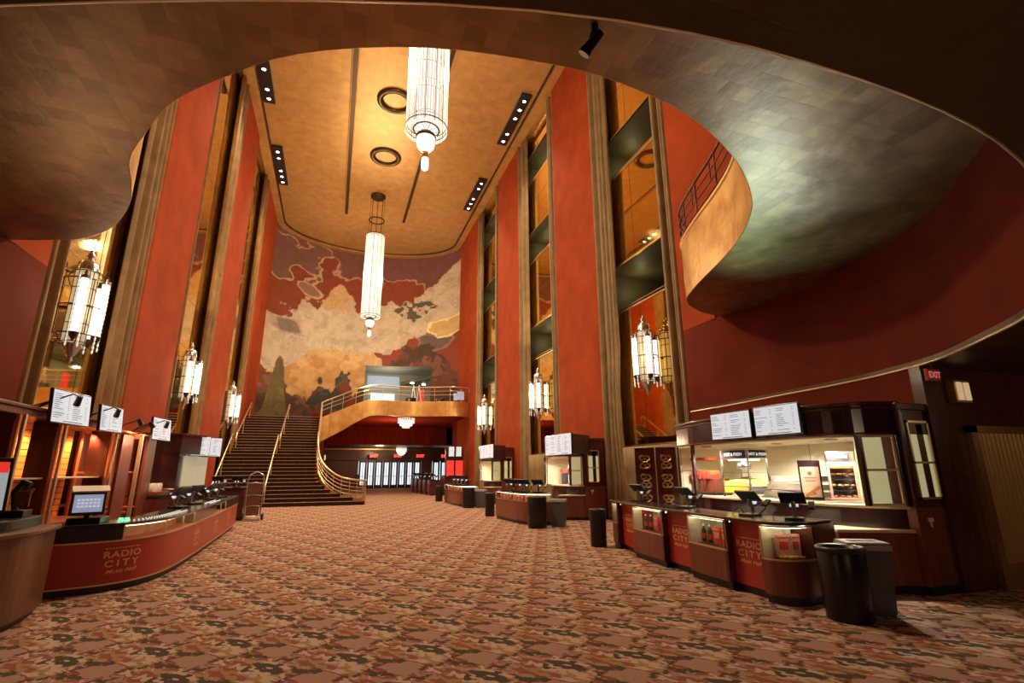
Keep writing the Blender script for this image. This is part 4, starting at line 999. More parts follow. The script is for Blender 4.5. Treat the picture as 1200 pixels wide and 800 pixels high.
PB, PBu = boxproto('popcorn_box', 'popcorn box', 'boxpink', .19, .1, .27, 'boxred'), [False]
for key, w in (('c1', 'in the case closer to the round bin'), ('c2', 'in the case closer to the rounded corner')):
    L_ = plen(F_[key])
    for k in range(4):
        p, r = at_case(F_[key], L_*(.14+.085*k), .2+.05*(k % 2), .525); place(DB, DBu, p, r, 'dark soda bottle '+w+', '+['farthest', 'second', 'third', 'last'][k]+' of four', 'dark soda bottles in the cases')
    for k in range(2):
        p, r = at_case(F_[key], L_*(.54+.2*k), .2, .525); place(BX, BXu, p, r, 'red candy box '+w+', '+['beside the soda bottles', 'beside the green bottle'][k], 'red candy boxes')
    p, r = at_case(F_[key], L_*.9, .16, .525); place(GB, GBu, p, r, 'green bottle at the end of the row '+w, 'green bottles')
L_ = plen(F_['c3'])
for k in range(2):
    p, r = at_case(F_['c3'], L_*(.42+.26*k), .2, .525); place(PB, PBu, p, r, 'pink and red popcorn box in the rounded corner case, '+['beside the dark carton', 'nearer the big bin'][k], 'popcorn boxes')
p, r = at_case(F_['c3'], L_*.12, .2, .525); b = MB(); b.obox(p+Vector((.02, 0, .11)), (.12, .1, .22), Matrix.Rotation(r, 3, 'Z')); solo(b, 'dark_carton', M['taupe'], 'dull grey brown carton at the left of the rounded corner case', 'carton', bev=.005)
for k in range(7):
    p, r = at_case(F_['c3'], L_*(.35+.07*k), .09+.03*(k % 2), .525); b = MB(); b.obox(p+Vector((0, 0, .012)), (.07, .04, .024), Matrix.Rotation(r+k, 3, 'Z')); solo(b, 'yellow_packet', M['yellow'], 'small yellow candy packet lying before the popcorn boxes', 'candy packet', 'yellow candy packets', bev=.006)

# terminals along the big counter
for x, y, rz, lb in ((6.12, 9.5, 1.9, 'payment terminal at the end of the big counter beside the round bin'), (5.85, 7.6, 1.7, 'payment terminal on the big counter over the second red panel'), (5.68, 5.98, 1.8, 'payment terminal on the big counter before the steel shelves'), (5.75, 5.3, 2.2, 'payment terminal on the rounded corner of the big counter')):
    pos(x, y, ZT_+.04, rz, lb)

# ------------------------------------------------------------------ machines on the back worktop
o = thing('soda_dispenser', 'red and steel soda dispenser with three taps at the far end of the big kiosk', 'soda dispenser', (7.3, 8.8, 1.1))
b = MB(); b.box(7.2, 7.6, 8.45, 9.12, 1.14, 1.42); part(b, 'cabinet', M['redwood'], o, .01)
b = MB(); b.box(7.16, 7.62, 8.43, 9.14, 1.1, 1.15); part(b, 'drip_tray', M['black'], o, .01)
for k in range(3):
    y = 8.56+k*.225
    b = MB(); b.box(7.22, 7.42, y-.085, y+.085, 1.5, 1.78); t = part(b, 'tank', M['glass'], o); b = MB(); b.box(7.2, 7.44, y-.1, y+.1, 1.78, 1.84); part(b, 'tank_lid', M['orangepanel'], t, .01)
    b = MB(); b.box(7.24, 7.4, y-.07, y+.07, 1.5, 1.58); part(b, 'syrup', M['toast'], t)
    b = MB(); b.box(7.18, 7.4, y-.06, y+.06, 1.42, 1.5); b.cyl((7.19, y, 1.47), (7.12, y, 1.42), .02); b.box(7.13, 7.18, y-.02, y+.02, 1.44, 1.56); part(b, 'tap', M['boxred'], o)
o = thing('popcorn_machine', 'steel and glass popcorn machine full of yellow popcorn', 'popcorn machine', (7.2, 7.5, 1.1))
x0, x1, y0, y1 = 7.12, 7.6, 7.42, 8.12
b = MB(); b.box(x0, x1, y0, y1, 1.16, 1.3); part(b, 'base', M['steel'], o, .01)
b = MB(); b.box(x0, x1, y0, y1, 1.78, 1.96); part(b, 'top', M['steel'], o, .012)
for x in (x0+.015, x1-.015):
    for y in (y0+.015, y1-.015):
        b = MB(); b.box(x-.015, x+.015, y-.015, y+.015, 1.3, 1.78); part(b, 'corner_post', M['steel'], o)
        b = MB(); b.cyl((x, y, 1.1), (x, y, 1.16), .02, n=8); part(b, 'foot', M['black'], o)
b = MB(); b.box(x0+.005, x0+.01, y0+.03, y1-.03, 1.3, 1.78); b.box(x0+.03, x1-.03, y0+.005, y0+.01, 1.3, 1.78); b.box(x0+.03, x1-.03, y1-.01, y1-.005, 1.3, 1.78); part(b, 'glass_walls', M['glass'], o)
b = MB(); g = [[(x0+.03+(x1-x0-.06)*i/12, y0+.03+(y1-y0-.06)*j/14, 1.36+.09*math.sin(i*.26)*math.sin(j*.22)+.02*random.random()) for i in range(13)] for j in range(15)]; b.loft(g); b.box(x0+.03, x1-.03, y0+.03, y1-.03, 1.3, 1.36); tag(part(b, 'popcorn_heap', M['popcorn'], o), kind='stuff')
b = MB(); b.box(x0+.03, x1-.03, y0+.02, y1-.02, 1.53, 1.54); part(b, 'rack', M['steel'], o)
b = MB(); b.lathe([(.1, 0), (.12, .02), (.12, .1), (.04, .12), (.04, .16)], ((x0+x1)/2, (y0+y1)/2, 1.6), 16); part(b, 'kettle', M['steel'], o)
b = MB(); b.box(x0-.006, x0, y0+.05, y1-.05, 1.8, 1.94); b.box(x0+.05, x1-.05, y0-.006, y0, 1.8, 1.94); part(b, 'sign_band', M['aub'], o)
b = MB(); flat_text(b, 'HOT & FRESH', .075, (x0-.009, (y0+y1)/2, 1.845), (-1, 0, 0), bold=.002); flat_text(b, 'HOT & FRESH', .068, ((x0+x1)/2, y0-.009, 1.845), (0, -1, 0), bold=.002); part(b, 'sign_lettering', M['g_menu'], o)
b = MB(); b.box(x0+.1, x1-.1, y0+.1, y1-.1, 1.76, 1.775); part(b, 'warming_lamp', M['g_warm'], o)
b = MB(); b.box(x0-.004, x0-.001, y0+.05, y1-.05, 1.18, 1.28); part(b, 'yellow_strip', M['yellow'], o)
o = thing('steel_shelves', 'low two tier steel shelf unit on the back worktop beside the popcorn machine', 'shelf unit', (7.6, 6.8, 1.1))
for z, dp in ((1.12, .0), (1.24, .1), (1.38, .2)):
    b = MB(); b.box(7.3+dp, 7.95, 6.45, 7.38, z, z+.02); part(b, 'shelf', M['steel'], o, .005)
    b = MB(); b.box(7.3+dp+.04, 7.88, 6.47, 7.36, z+.02, z+.1); part(b, 'riser', M['taupe'], o)
def leaning(name, c, n, w, h, label, cat):
    F2 = frame3(n); C2 = Vector(c); o = thing(name, label, cat, (c[0], c[1], c[2]-h/2)); return o, F2, C2
o, F2, C2 = leaning('pretzel_sign', (7.18, 6.22, 1.43), (-.76, -.65, 0), .3, .66, 'dark framed pretzel poster board standing on the back worktop', 'poster')
b = MB(); b.obox(C2, (.31, .6, .05), F2); part(b, 'board', M['aub'], o, .006)
b = MB(); b.obox(C2+F2 @ Vector((0, -.03, .027)), (.26, .46, .004), F2); part(b, 'poster', M['posterbrown'], o)
b = MB(); b.obox(C2+F2 @ Vector((0, .1, .031)), (.05, .05, .003), F2 @ Matrix.Rotation(PI/4, 3, 'Z'))
for k, w in enumerate((.18, .14)): b.obox(C2+F2 @ Vector((0, .03-.045*k, .031)), (w, .014, .003), F2)
part(b, 'red_print', M['boxred'], o)
b = MB(); b.obox(C2+F2 @ Vector((.02, -.17, .031)), (.24, .05, .003), F2 @ Matrix.Rotation(.6, 3, 'Z')); b.obox(C2+F2 @ Vector((-.02, -.22, .0315)), (.16, .04, .003), F2 @ Matrix.Rotation(.3, 3, 'Z')); part(b, 'pretzel_print', M['toast'], o)
o, F2, C2 = leaning('food_warmer', (7.36, 5.82, 1.5), (-.74, -.67, 0), .38, .76, 'steel food warmer with toasted snacks behind its glass door', 'food warmer')
b = MB(); b.obox(C2-F2 @ Vector((0, 0, .14)), (.36, .7, .03), F2)
for s in (-1, 1): b.obox(C2+F2 @ Vector((s*.175, 0, 0)), (.02, .7, .28), F2)
b.obox(C2+F2 @ Vector((0, -.34, 0)), (.36, .03, .28), F2); b.obox(C2+F2 @ Vector((0, .27, 0)), (.36, .16, .28), F2); part(b, 'cabinet', M['steel'], o, .004)
b = MB()
for (cx, cy, w, h) in ((0, .18, .37, .03), (0, -.33, .37, .03), (-.17, -.075, .03, .5), (.17, -.075, .03, .5)): b.obox(C2+F2 @ Vector((cx, cy, .15)), (w, h, .02), F2)
dr = part(b, 'door', M['boxpink'], o); b = MB(); b.obox(C2+F2 @ Vector((0, -.075, .15)), (.31, .48, .006), F2); part(b, 'door_glass', M['glass'], dr)
for k in range(3):
    b = MB(); b.obox(C2+F2 @ Vector((0, .1-.16*k, 0)), (.32, .01, .24), F2); t = part(b, 'rack', M['steel'], o)
    b = MB()
    for j in range(4): b.ring(tuple(C2+F2 @ Vector((-.12+.08*j, .02-.16*k, .07))), .03, .015, 10, 5)
    part(b, 'snacks', M['toast'], t)
b = MB(); b.obox(C2+F2 @ Vector((0, .15, .02)), (.3, .012, .2), F2); part(b, 'heat_lamp', glow('orange_heat_lamp', (1, .5, .15), 5), o)
b = MB(); b.obox(C2+F2 @ Vector((.03, .27, .142)), (.14, .05, .004), F2); part(b, 'printed_badge', M['print'], o)
# other kiosks' machines
o = thing('drink_machine', 'pale upright drink machine inside the middle kiosk', 'drink machine', (8.2, 16.7, 1.1))
b = MB(); b.box(8.05, 8.45, 16.4, 16.95, 1.1, 1.8); part(b, 'cabinet', M['white'], o, .02); b = MB(); b.box(8.035, 8.06, 16.45, 16.9, 1.45, 1.65); part(b, 'panel', M['navy'], o)
b = MB(); b.box(7.95, 8.05, 16.45, 16.9, 1.12, 1.15); part(b, 'drip_tray', M['steel'], o)
o = thing('syrup_dispenser', 'red topped dispenser beside the pale drink machine in the middle kiosk', 'dispenser', (8.2, 17.2, 1.1))
b = MB(); b.box(8.0, 8.35, 17.05, 17.4, 1.1, 1.5); part(b, 'cabinet', M['navy'], o, .01); b = MB(); b.box(7.98, 8.37, 17.03, 17.42, 1.5, 1.62); part(b, 'lid', M['boxred'], o, .01)
o = thing('slush_machine', 'white upright machine glowing in the last kiosk', 'drink machine', (8.4, 25.9, 1.1))
b = MB(); b.box(8.1, 8.6, 25.5, 26.3, 1.1, 2.0); part(b, 'cabinet', M['white'], o, .02); b = MB(); b.box(8.085, 8.11, 25.62, 26.18, 1.25, 1.75); part(b, 'door', M['g_proj'], o); b = MB(); b.box(8.085, 8.11, 25.75, 26.05, 1.8, 1.92); part(b, 'panel', M['navy'], o)

# carved screen panels beside the big kiosk
for k, (x, y) in enumerate(((6.84, 10.25), (7.2, 9.95))):
    o = thing('carved_screen', ['dark screen panel with gold fretwork next to the pleated curtain', 'dark screen panel with gold fretwork next to the kiosk end window'][k], 'screen panel', (x, y, 0), group='dark fretwork screens')
    n = Vector((-.62, -.78, 0)).normalized(); F3 = frame3(n); C3 = Vector((x, y, 1.05))
    b = MB(); b.obox(C3, (.45, 2.1, .05), F3); part(b, 'leaf', M['taupe' if 0 else 'mahog'], o, .01)
    for zz in (-.15, .3, .72):
        b = MB()
        for s in (-1, 1):
            for t in (-1, 1):
                b.tube([C3+F3 @ Vector((s*(.02+.09*math.sin(q*.6)), zz+t*.028*q, .035)) for q in range(6)], .014, 5)
                b.tube([C3+F3 @ Vector((s*(.05+.07*math.cos(q)), zz+t*(.1+.05*math.sin(q)), .035)) for q in range(6)], .01, 5)
        b.ring(tuple(C3+F3 @ Vector((0, zz, .035))), .03, .01, 8, 5)
        part(b, 'gold_fretwork', M['brass'], o)

# ------------------------------------------------------------------ plain counters of the other kiosks
def glass_counter(pts, label, depth, h=.92, gl=.22, wood='redwood', ndiv=4, cat='counter', group='glass topped counters'):
    o = thing('serving_counter', label, cat, (*pts[0], 0), group=group)
    ip = offset(pts, depth); poly = pts+ip[::-1]
    b = MB(); b.prism(offset(pts, .04)+ip[::-1], 0, .1); part(b, 'plinth', M['black'], o)
    b = MB(); b.prism(poly, .1, h-gl-.03); part(b, 'body', M[wood], o, .006)
    b = MB(); b.prism(offset(pts, depth*.6)+ip[::-1], h-gl-.03, h-.03); part(b, 'back_box', M['cream'], o)
    b = MB(); b.strip(offset(pts, .01), h-gl-.03, h-.03, .006); part(b, 'front_glass', M['glass'], o)
    b = MB(); L_ = plen(pts)
    for k in range(ndiv+1):
        s = min(L_-.03, L_*k/ndiv); b.strip([on_path(pts, s, .002), on_path(pts, s+.025, .002)], h-gl-.03, h-.03, .03)
    b.strip(pts, h-gl-.04, h-gl-.02, .02); part(b, 'metal_frame', M['palebrass'], o)
    b = MB(); b.strip(offset(pts, .06), h-.05, h-.03, .025); part(b, 'light_strip', M['g_warm'], o)
    b = MB(); b.prism(offset(pts, -.03)+offset(pts, depth+.02)[::-1], h-.03, h+.01); part(b, 'worktop', M['blacktop'], o, .006)
    return o
CB_ = catmull([(5.5, 17.5), (5.54, 16.4), (5.62, 15.4), (5.85, 14.85), (6.35, 14.6)], 4)
glass_counter(CB_, 'red brown glass topped counter of the middle kiosk behind its two bins', .55)
for k, (x, y, w) in enumerate(((5.85, 17.1, 'farthest'), (5.85, 16.2, 'second farthest'), (5.9, 15.7, 'third farthest'), (6.1, 15.05, 'nearest the bins'))):
    pos(x, y, .93, 2.1+.1*k, 'payment terminal on the counter of the middle kiosk, '+w+' of four', scale=1.15)
CC_ = catmull([(5.76, 27.4), (5.68, 25.5), (5.68, 24.0), (5.9, 23.4), (6.35, 23.15)], 4)
glass_counter(CC_, 'small red brown glass topped counter of the last kiosk', .6)
for k in range(4): pos(6.0, 26.6-k*.85, .93, 2.1, 'payment terminal on the small counter of the last kiosk, '+['farthest', 'second farthest', 'third farthest', 'nearest'][k]+' of four', scale=1.3)
for k in range(5):
    y = 41.6-k*1.4; x = 6.0+k*.08
    o = thing('queue_counter', 'dark upright counter unit with pale front near the entrance doors, '+['farthest', 'second farthest', 'middle', 'second nearest', 'nearest'][k]+' of five', 'counter', (x, y, 0), group='counter units by the entrance')
    b = MB(); b.box(x, x+.8, y-1.25, y, .08, .95); part(b, 'body', M['mahog'], o, .01); b = MB(); b.box(x+.04, x+.8, y-1.2, y-.04, 0, .08); part(b, 'plinth', M['black'], o)
    b = MB(); b.box(x-.02, x, y-1.05, y-.2, .2, .9); part(b, 'front_panel', M['brownwood'], o); b = MB(); b.box(x-.03, x+.82, y-1.27, y+.02, .95, .99); part(b, 'worktop', M['blacktop'], o)
    pos(x+.3, y-.6, .99, 2.1, 'payment terminal on a counter unit by the entrance doors, '+['farthest', 'second farthest', 'middle', 'second nearest', 'nearest'][k]+' of five', scale=1.3)
for nm, C_, n_, y_ in (('middle', CB_, 9, 0), ('last', CC_, 8, 0)):
    L_ = plen(C_)
    for k in range(n_):
        p, r = at_case(C_, L_*(.06+.84*k/n_), .17, .672)
        place(PB if k % 3 else BX, PBu if k % 3 else BXu, p, r, 'snack box in the %s kiosk glass counter, number %s from the far end' % (nm, ['one', 'two', 'three', 'four', 'five', 'six', 'seven', 'eight', 'nine'][k]), 'snack boxes of the %s kiosk' % nm, (.9, .9, .72))
# farthest stand with red screens
o = thing('ticket_stand', 'dark stand with two upright red lit screens beside the far red wall', 'stand', (8.1, 34.5, 0))
b = MB(); b.box(7.22, 8.75, 34.4, 35.6, 0, 1.3); b.box(7.25, 8.5, 34.42, 34.6, 1.3, 3.1); part(b, 'cabinet', M['mahog'], o, .02)
for k, y in enumerate((35.4, 34.1)):
    b = MB(); b.obox((7.55+.62*k, 34.3, 1.75), (.56, .08, 1.1), Matrix.Rotation(-.15, 3, 'Z')); s = part(b, 'screen_housing', M['black'], o, .01)
    b = MB(); b.obox((7.545+.62*k, 34.25, 1.75), (.5, .03, 1.02), Matrix.Rotation(-.15, 3, 'Z')); part(b, 'red_screen', M['g_redscreen'], s)
board((7.62, 34.26, 2.85), (-.3, -.95, .1), .4, .68, 'small white lit menu board over the red screens, nearer the entrance', 'menu boards over the red screens', [(7.65, 34.5, 2.85)], seed=4)
board((8.12, 34.26, 2.85), (-.3, -.95, .1), .4, .68, 'small white lit menu board over the red screens, nearer the gold drape', 'menu boards over the red screens', [(8.1, 34.5, 2.85)], seed=5)

# ------------------------------------------------------------------ bins
def round_bin():
    o = thing('round_bin', 'x', 'trash bin', world=False)
    b = MB(); b.lathe([(.27, 0), (.28, .02), (.29, .82), (.28, .84)], n=30); part(b, 'drum', M['bin'], o)
    b = MB(); b.lathe([(.275, .83), (.3, .835), (.305, .88), (.28, .9), (.22, .885), (.2, .8)], n=30); part(b, 'rim', M['black'], o)
    b = MB(); b.lathe([(.001, .7), (.2, .7), (.2, .8)], n=20); part(b, 'liner', M['navy'], o)
    return o
def slim_bin():
    o = thing('slim_bin', 'x', 'recycling bin', world=False)
    b = MB(); r = [[(sx*(.2+.03*t), sy*(.15+.03*t), .02+.74*t) for sx, sy in ((-1, -1), (1, -1), (1, 1), (-1, 1), (-1, -1))] for t in (0, 1)]; b.loft(r, False); b.box(-.19, .19, -.14, .14, 0, .03); part(b, 'body', M['greybin'], o)
    b = MB(); b.box(-.25, .25, -.2, .2, .76, .83); b.prism([(-.24, -.19), (.24, -.19), (.24, .19), (-.24, .19)], .83, .86); part(b, 'lid', M['lid'], o, .02)
    b = MB(); b.box(-.15, .15, -.06, .06, .855, .866); part(b, 'slot', M['black'], o)
    return o
RB_, rbu = round_bin(), [False]; SB_, sbu = slim_bin(), [False]
for x, y, s, w in ((5.5, 4.52, (.82, .82, .84), 'the big one in front of the rounded counter corner'), (5.6, 10.35, (.62, .62, .86), 'standing at the far end of the big counter'), (5.72, 14.2, .96, 'beside the slim bin at the middle counter'), (5.55, 18.35, (.62, .62, .9), 'at the far end of the middle counter'), (5.88, 22.75, .95, 'beside the slim bin at the last kiosk'), (5.62, 28.1, (.7, .7, .9), 'at the far end of the last kiosk counter')):
    place(RB_, rbu, (x, y, 0), 0, 'round black trash bin '+w, 'round black bins', s)
for x, y, rz, w in ((5.98, 4.62, -.5, 'with light lid beside the big round bin'), (6.42, 14.25, -.6, 'beside the round bin of the middle counter'), (6.45, 22.7, -.6, 'beside the round bin of the last kiosk')):
    place(SB_, sbu, (x, y, 0), rz, 'slim grey recycling bin '+w, 'slim recycling bins', (.95, .95, .9))
# ================================================================== MERCHANDISE SIDE
LP = catmull([(-3.62, 8.72), (-3.2, 8.84), (-2.82, 9.0), (-2.52, 9.38), (-2.37, 10.1), (-2.36, 11.6), (-2.42, 13.6), (-2.55, 16.9), (-2.6, 17.8)], 6)
LL = plen(LP)
o = thing('merchandise_counter', 'long curved red merchandise counter with gold lettering and black top', 'counter', (-2.9, 11, 0))
ip = [(p[0]-.62 if p[1] > 9.6 else min(p[0], -3.0)-.2, max(p[1], 9.5)) for p in LP]
ip = [(-3.75, 9.35), (-3.15, 9.6), (-3.0, 10.2), (-3.0, 11.6), (-3.06, 13.6), (-3.19, 16.9), (-3.24, 17.8)]
b = MB(); b.prism(offset(LP, .05)+ip[::-1], 0, .1); part(b, 'plinth', M['black'], o)
b = MB(); b.strip(LP, .1, .655, .1); part(b, 'red_front', M['logored'], o)
b = MB(); b.strip(offset(LP, -.006), .09, .108, .01); b.strip(offset(LP, -.012), .652, .672, .03); part(b, 'metal_strip', M['palebrass'], o)
def seg(pts, s0, s1, n=10): return [on_path(pts, s0+(s1-s0)*k/n) for k in range(n+1)]
sA, sB, sC, sD, sE = .95, 2.05, 3.4, 5.6, 7.2
for s0, s1 in ((0, sA), (sC-.0, sD), (sE, LL)):
    q = seg(LP, s0, s1); b = MB(); b.prism(q+offset(q, .3)[::-1], .672, .88); part(b, 'black_box', M['blacktop'], o, .006)
for s0, s1, nd in ((sA, sC, 3), (sD, sE, 2)):
    q = seg(LP, s0, s1); b = MB(); b.strip(offset(q, .01), .672, .86, .006); part(b, 'front_glass', M['glass'], o)
    b = MB(); b.strip(offset(q, .3), .672, .86, .02); part(b, 'glass_case_back', M['salmon'], o)
    b = MB(); b.prism(q+offset(q, .3)[::-1], .66, .674); part(b, 'glass_case_floor', M['orangepanel'], o)
    b = MB(); b.strip(q, .858, .88, .02)
    for k in range(nd+1): b.strip([on_path(q, min(plen(q)*k/nd, plen(q)-.02)), on_path(q, min(plen(q)*k/nd, plen(q)-.02)+.02)], .672, .88, .02)
    part(b, 'metal_frame', M['palebrass'], o)
    b = MB(); b.strip(offset(q, .05), .845, .858, .02); part(b, 'light_strip', M['g_warm'], o)
    for row in (.14, .24):
        b = MB(); rr = offset(q, row); n = int(plen(rr)/.085)
        for k in range(n): p = on_path(rr, (k+.5)*.085); b.ball((p[0], p[1], .905), .013, 6, 4)
        part(b, 'bead_light_trim', M['g_dot'], o)
b = MB(); q = offset(LP, -.02); b.prism(q+ip[::-1], .88, .9); part(b, 'worktop', M['blacktop'], o, .004)
for s, k in ((1.0, .52), (3.75, .5), (5.9, .5), (7.9, .5)): logo(LP, s, .38, k*.92, o, .008)

# corner counter beside the camera
cc = catmull([(-4.2, 6.3), (-3.35, 6.55), (-3.08, 7.0), (-3.06, 7.5), (-3.14, 8.05)], 5)
o = thing('corner_counter', 'brown wood corner counter with black top carrying a tilted monitor', 'counter', (-3.5, 7.3, 0))
b = MB(); b.prism(offset(cc, .06)+[(-4.7, 8.05), (-4.7, 6.3)], 0, .08); part(b, 'plinth', M['black'], o)
b = MB(); b.prism(cc+[(-4.7, 8.05), (-4.7, 6.3)], .08, .93); part(b, 'body', M['brownwood'], o, .006)
b = MB(); b.prism(offset(cc, -.05)+[(-4.72, 8.1), (-4.72, 6.2)], .93, .99); part(b, 'wood_rim', M['brownwood'], o, .015)
b = MB(); b.prism(offset(cc, .16)+[(-4.66, 7.9), (-4.66, 6.4)], .99, 1.1); part(b, 'black_riser', M['black'], o, .01)
o = thing('order_monitor', 'tilted monitor with a red and white page on the brown corner counter', 'monitor', (-3.62, 7.3, 1.1))
F4 = frame3((.62, -.78, .12)); C4 = Vector((-3.72, 7.38, 1.46))
b = MB(); b.obox(C4, (.62, .62, .05), F4); part(b, 'casing', M['black'], o, .012)
b = MB(); b.obox(C4+F4 @ Vector((0, -.04, .027)), (.55, .46, .004), F4); part(b, 'screen', mat('grey_page', (.25, .27, .27), .3, emis=(.35, .4, .4), es=.35), o)
b = MB(); b.obox(C4+F4 @ Vector((.04, .2, .03)), (.46, .12, .004), F4); part(b, 'red_header', M['g_redscreen'], o)
b = MB(); b.obox(C4+F4 @ Vector((-.05, .2, .034)), (.07, .06, .003), F4); b.obox(C4+F4 @ Vector((.12, .2, .034)), (.06, .02, .003), F4); b.obox(C4+F4 @ Vector((.12, .2, .034)), (.02, .06, .003), F4); b.obox(C4+F4 @ Vector((0, .02, .031)), (.4, .02, .003), F4); b.obox(C4+F4 @ Vector((0, -.14, .031)), (.4, .02, .003), F4); part(b, 'page_marks', M['white'], o)
b = MB(); b.tube([C4+F4 @ Vector((0, -.1, -.04)), C4+F4 @ Vector((0, -.3, -.12)), (-3.76, 7.5, 1.1)], .03, 8); b.box(-3.9, -3.6, 7.36, 7.62, 1.09, 1.11); part(b, 'foot', M['black'], o)
o = thing('card_printer', 'dark gooseneck device with a brown pad beside the tilted monitor', 'counter device', (-3.45, 7.72, 1.1))
b = MB(); b.box(-3.55, -3.32, 7.62, 7.82, 1.1, 1.18); b.tube([(-3.45, 7.74, 1.15), (-3.5, 7.75, 1.38), (-3.42, 7.72, 1.5), (-3.34, 7.7, 1.46)], .035, 8); part(b, 'stand', M['black'], o, .01)
b = MB(); b.obox((-3.36, 7.68, 1.33), (.16, .03, .2), frame3((.4, .3, .9))); b.box(-3.42, -3.28, 7.6, 7.63, 1.22, 1.4); part(b, 'brown_pad', M['brownwood'], o, .008)
o = thing('counter_register', 'cash register screen lit blue white at the near end of the red counter', 'register', (-3.3, 9.2, .9))
F5 = frame3((.42, -.9, .12)); C5 = Vector((-3.25, 9.12, 1.17))
b = MB(); b.box(-3.45, -3.05, 9.05, 9.4, .9, .98); part(b, 'base', M['black'], o, .01)
b = MB(); b.obox(C5, (.4, .32, .05), F5); part(b, 'casing', M['black'], o, .012)
b = MB(); b.obox(C5+F5 @ Vector((0, 0, .027)), (.33, .24, .004), F5); s = part(b, 'screen', M['g_screen'], o)
b = MB()
for i in range(6):
    for j in range(3): b.obox(C5+F5 @ Vector((-.11+.045*i, .05-.045*j, .03)), (.03, .025, .003), F5)
part(b, 'key_tiles', M['g_menu'], s)
b = MB(); b.obox(C5+Vector((0, .02, .2)), (.42, .16, .02), frame3((.2, -.4, .9))); part(b, 'hood', M['creamedge'], o); b = MB(); b.cyl((-3.25, 9.16, .98), (-3.25, 9.16, 1.2), .035); part(b, 'stem', M['black'], o)
for k, x in enumerate((-2.92, -2.85)):
    b = MB(); b.box(x-.025, x+.025, 9.42+.02*k, 9.46+.02*k, .9, .94); solo(b, 'green_indicator', M['g_green'], ['small green lit indicator beside the register, nearer it', 'small green lit indicator beside the register, second'][k], 'indicator light', 'green indicators')
for x, y, rz, w in ((-2.85, 12.2, -1.9, 'nearest the pipe racks'), (-2.88, 13.5, -2.1, 'second'), (-2.92, 15.6, -1.9, 'third'), (-2.95, 16.8, -2.0, 'nearest the hand truck')):
    pos(x, y, .9, rz, 'payment terminal on the red merchandise counter, '+w+' along it', scale=1.2)

# ------------------------------------------------------------------ tall display bays along the wall
def bay(y0, y1, label, inner='slat'):
    o = thing('display_bay', label, 'display unit', (-4.7, (y0+y1)/2, 0), group='tall merchandise display bays')
    b = MB(); b.box(-5.03, -4.98, y0+.05, y1+.0, 0, 2.42); part(b, 'back_panel', M[inner], o)
    b = MB(); b.box(-4.68, -4.34, y1-.05, y1, 0, 2.42); part(b, 'side_panel', M['mahog'], o, .008)
    b = MB(); b.box(-4.98, -4.3, y0, y1+.02, 2.42, 2.52); b.box(-4.98, -4.26, y0, y1+.02, 2.52, 2.57); part(b, 'top_board', M['redwood'], o, .012)
    for dx in (0, .07):
        b = MB(); b.box(-4.33+dx, -4.29+dx, y1-.055, y1-.0, 0, 2.42); part(b, 'post', M['palebrass' if dx else 'copper'], o, .005)
    b = MB(); b.box(-4.98, -4.4, y0+.1, y1-.05, 1.5, 1.525); part(b, 'shelf', M['creamedge'], o, .004)
    b = MB(); b.box(-4.98, -4.38, y0+.05, y1-.05, .75, .79); part(b, 'lower_shelf', M['copper'], o, .004)
    return o
bay(8.15, 9.25, 'tall mahogany display bay next to the tilted monitor')
bay(9.25, 10.5, 'tall mahogany display bay with orange slats under the first menu board')
bay(10.5, 12.68, 'tall display bay with orange slats between the first and second menu boards')
def rack(y, label):
    o = thing('pipe_rack', label, 'rack', (-4.6, y, 0), group='copper pipe racks')
    b = MB(); b.box(-4.96, -4.9, y+.1, y+1.15, 0, 2.44); part(b, 'red_back', M['orangepanel'], o, .008)
    b = MB(); b.box(-4.36, -4.3, y+.45, y+1.1, 0, 2.4); part(b, 'wood_front', M['redwood'], o, .008)
    for x in (-4.85, -4.32):
        b = MB(); b.box(x-.022, x+.022, y-.022, y+.022, 0, 2.42); part(b, 'upright', M['copper'], o, .006)
    b = MB(); b.box(-4.35, -4.27, y-.03, y+.03, 0, 2.46); part(b, 'front_post', M['palebrass'], o, .008)
    for z in (.72, 1.6, 2.38):
        b = MB(); b.box(-4.85, -4.32, y-.018, y+.018, z-.018, z+.018); part(b, 'rung', M['copper'], o, .005)
    b = MB(); b.box(-4.9, -4.34, y, y+.45, .8, .83); part(b, 'shelf', M['orangepanel'], o)
    b = MB(); b.box(-4.87, -4.3, y-.03, y+.03, 2.4, 2.46); b.box(-4.87, -4.28, y, y+1.15, 2.44, 2.48); part(b, 'top_rail', M['copper'], o, .006)
    return o
rack(12.75, 'copper pipe rack with red back under the second menu board')
rack(14.35, 'copper pipe rack with red back under the third menu board')
for (y, z, w, h, lb, sd) in ((10.2, 2.62, 1.02, .54, 'white lit menu board on bent arms over the orange slat bays', 11), (11.85, 2.6, .8, .5, 'white lit menu board on bent arms beside the pipe racks', 12), (15.0, 2.64, 1.0, .56, 'white lit menu board on bent arms by the dark corner kiosk', 13)):
    board((-4.13, y, z), (.98, -.12, .08), w, h, lb, 'menu boards over the merchandise counter', [(-4.75, y-.35, z-.12), (-4.75, y+.3, z+.0)], seed=sd)
    # clip light on a bent arm
    o = thing('clip_light', 'bent arm lamp before the '+lb[10:], 'clip light', (-4.3, y-.1, z), group='clip lights over the menu boards')
    b = MB(); b.tube([(-4.6, y-.3, z-.12), (-4.3, y-.35, z+.05), (-4.0, y-.32, z+.2), (-3.92, y-.25, z+.16)], .012, 6); part(b, 'arm', M['black'], o)
    b = MB(); b.cyl((-3.93, y-.25, z+.18), (-3.99, y-.17, z+.04), .04, .05, 10); part(b, 'head', M['black'], o)
    lamp('clip_lamp', 'SPOT', (-4.62, y+.72, 2.34), P_CLIP, (1, .62, .3), (-5.0, y+.75, .9), .05, 130, .7)
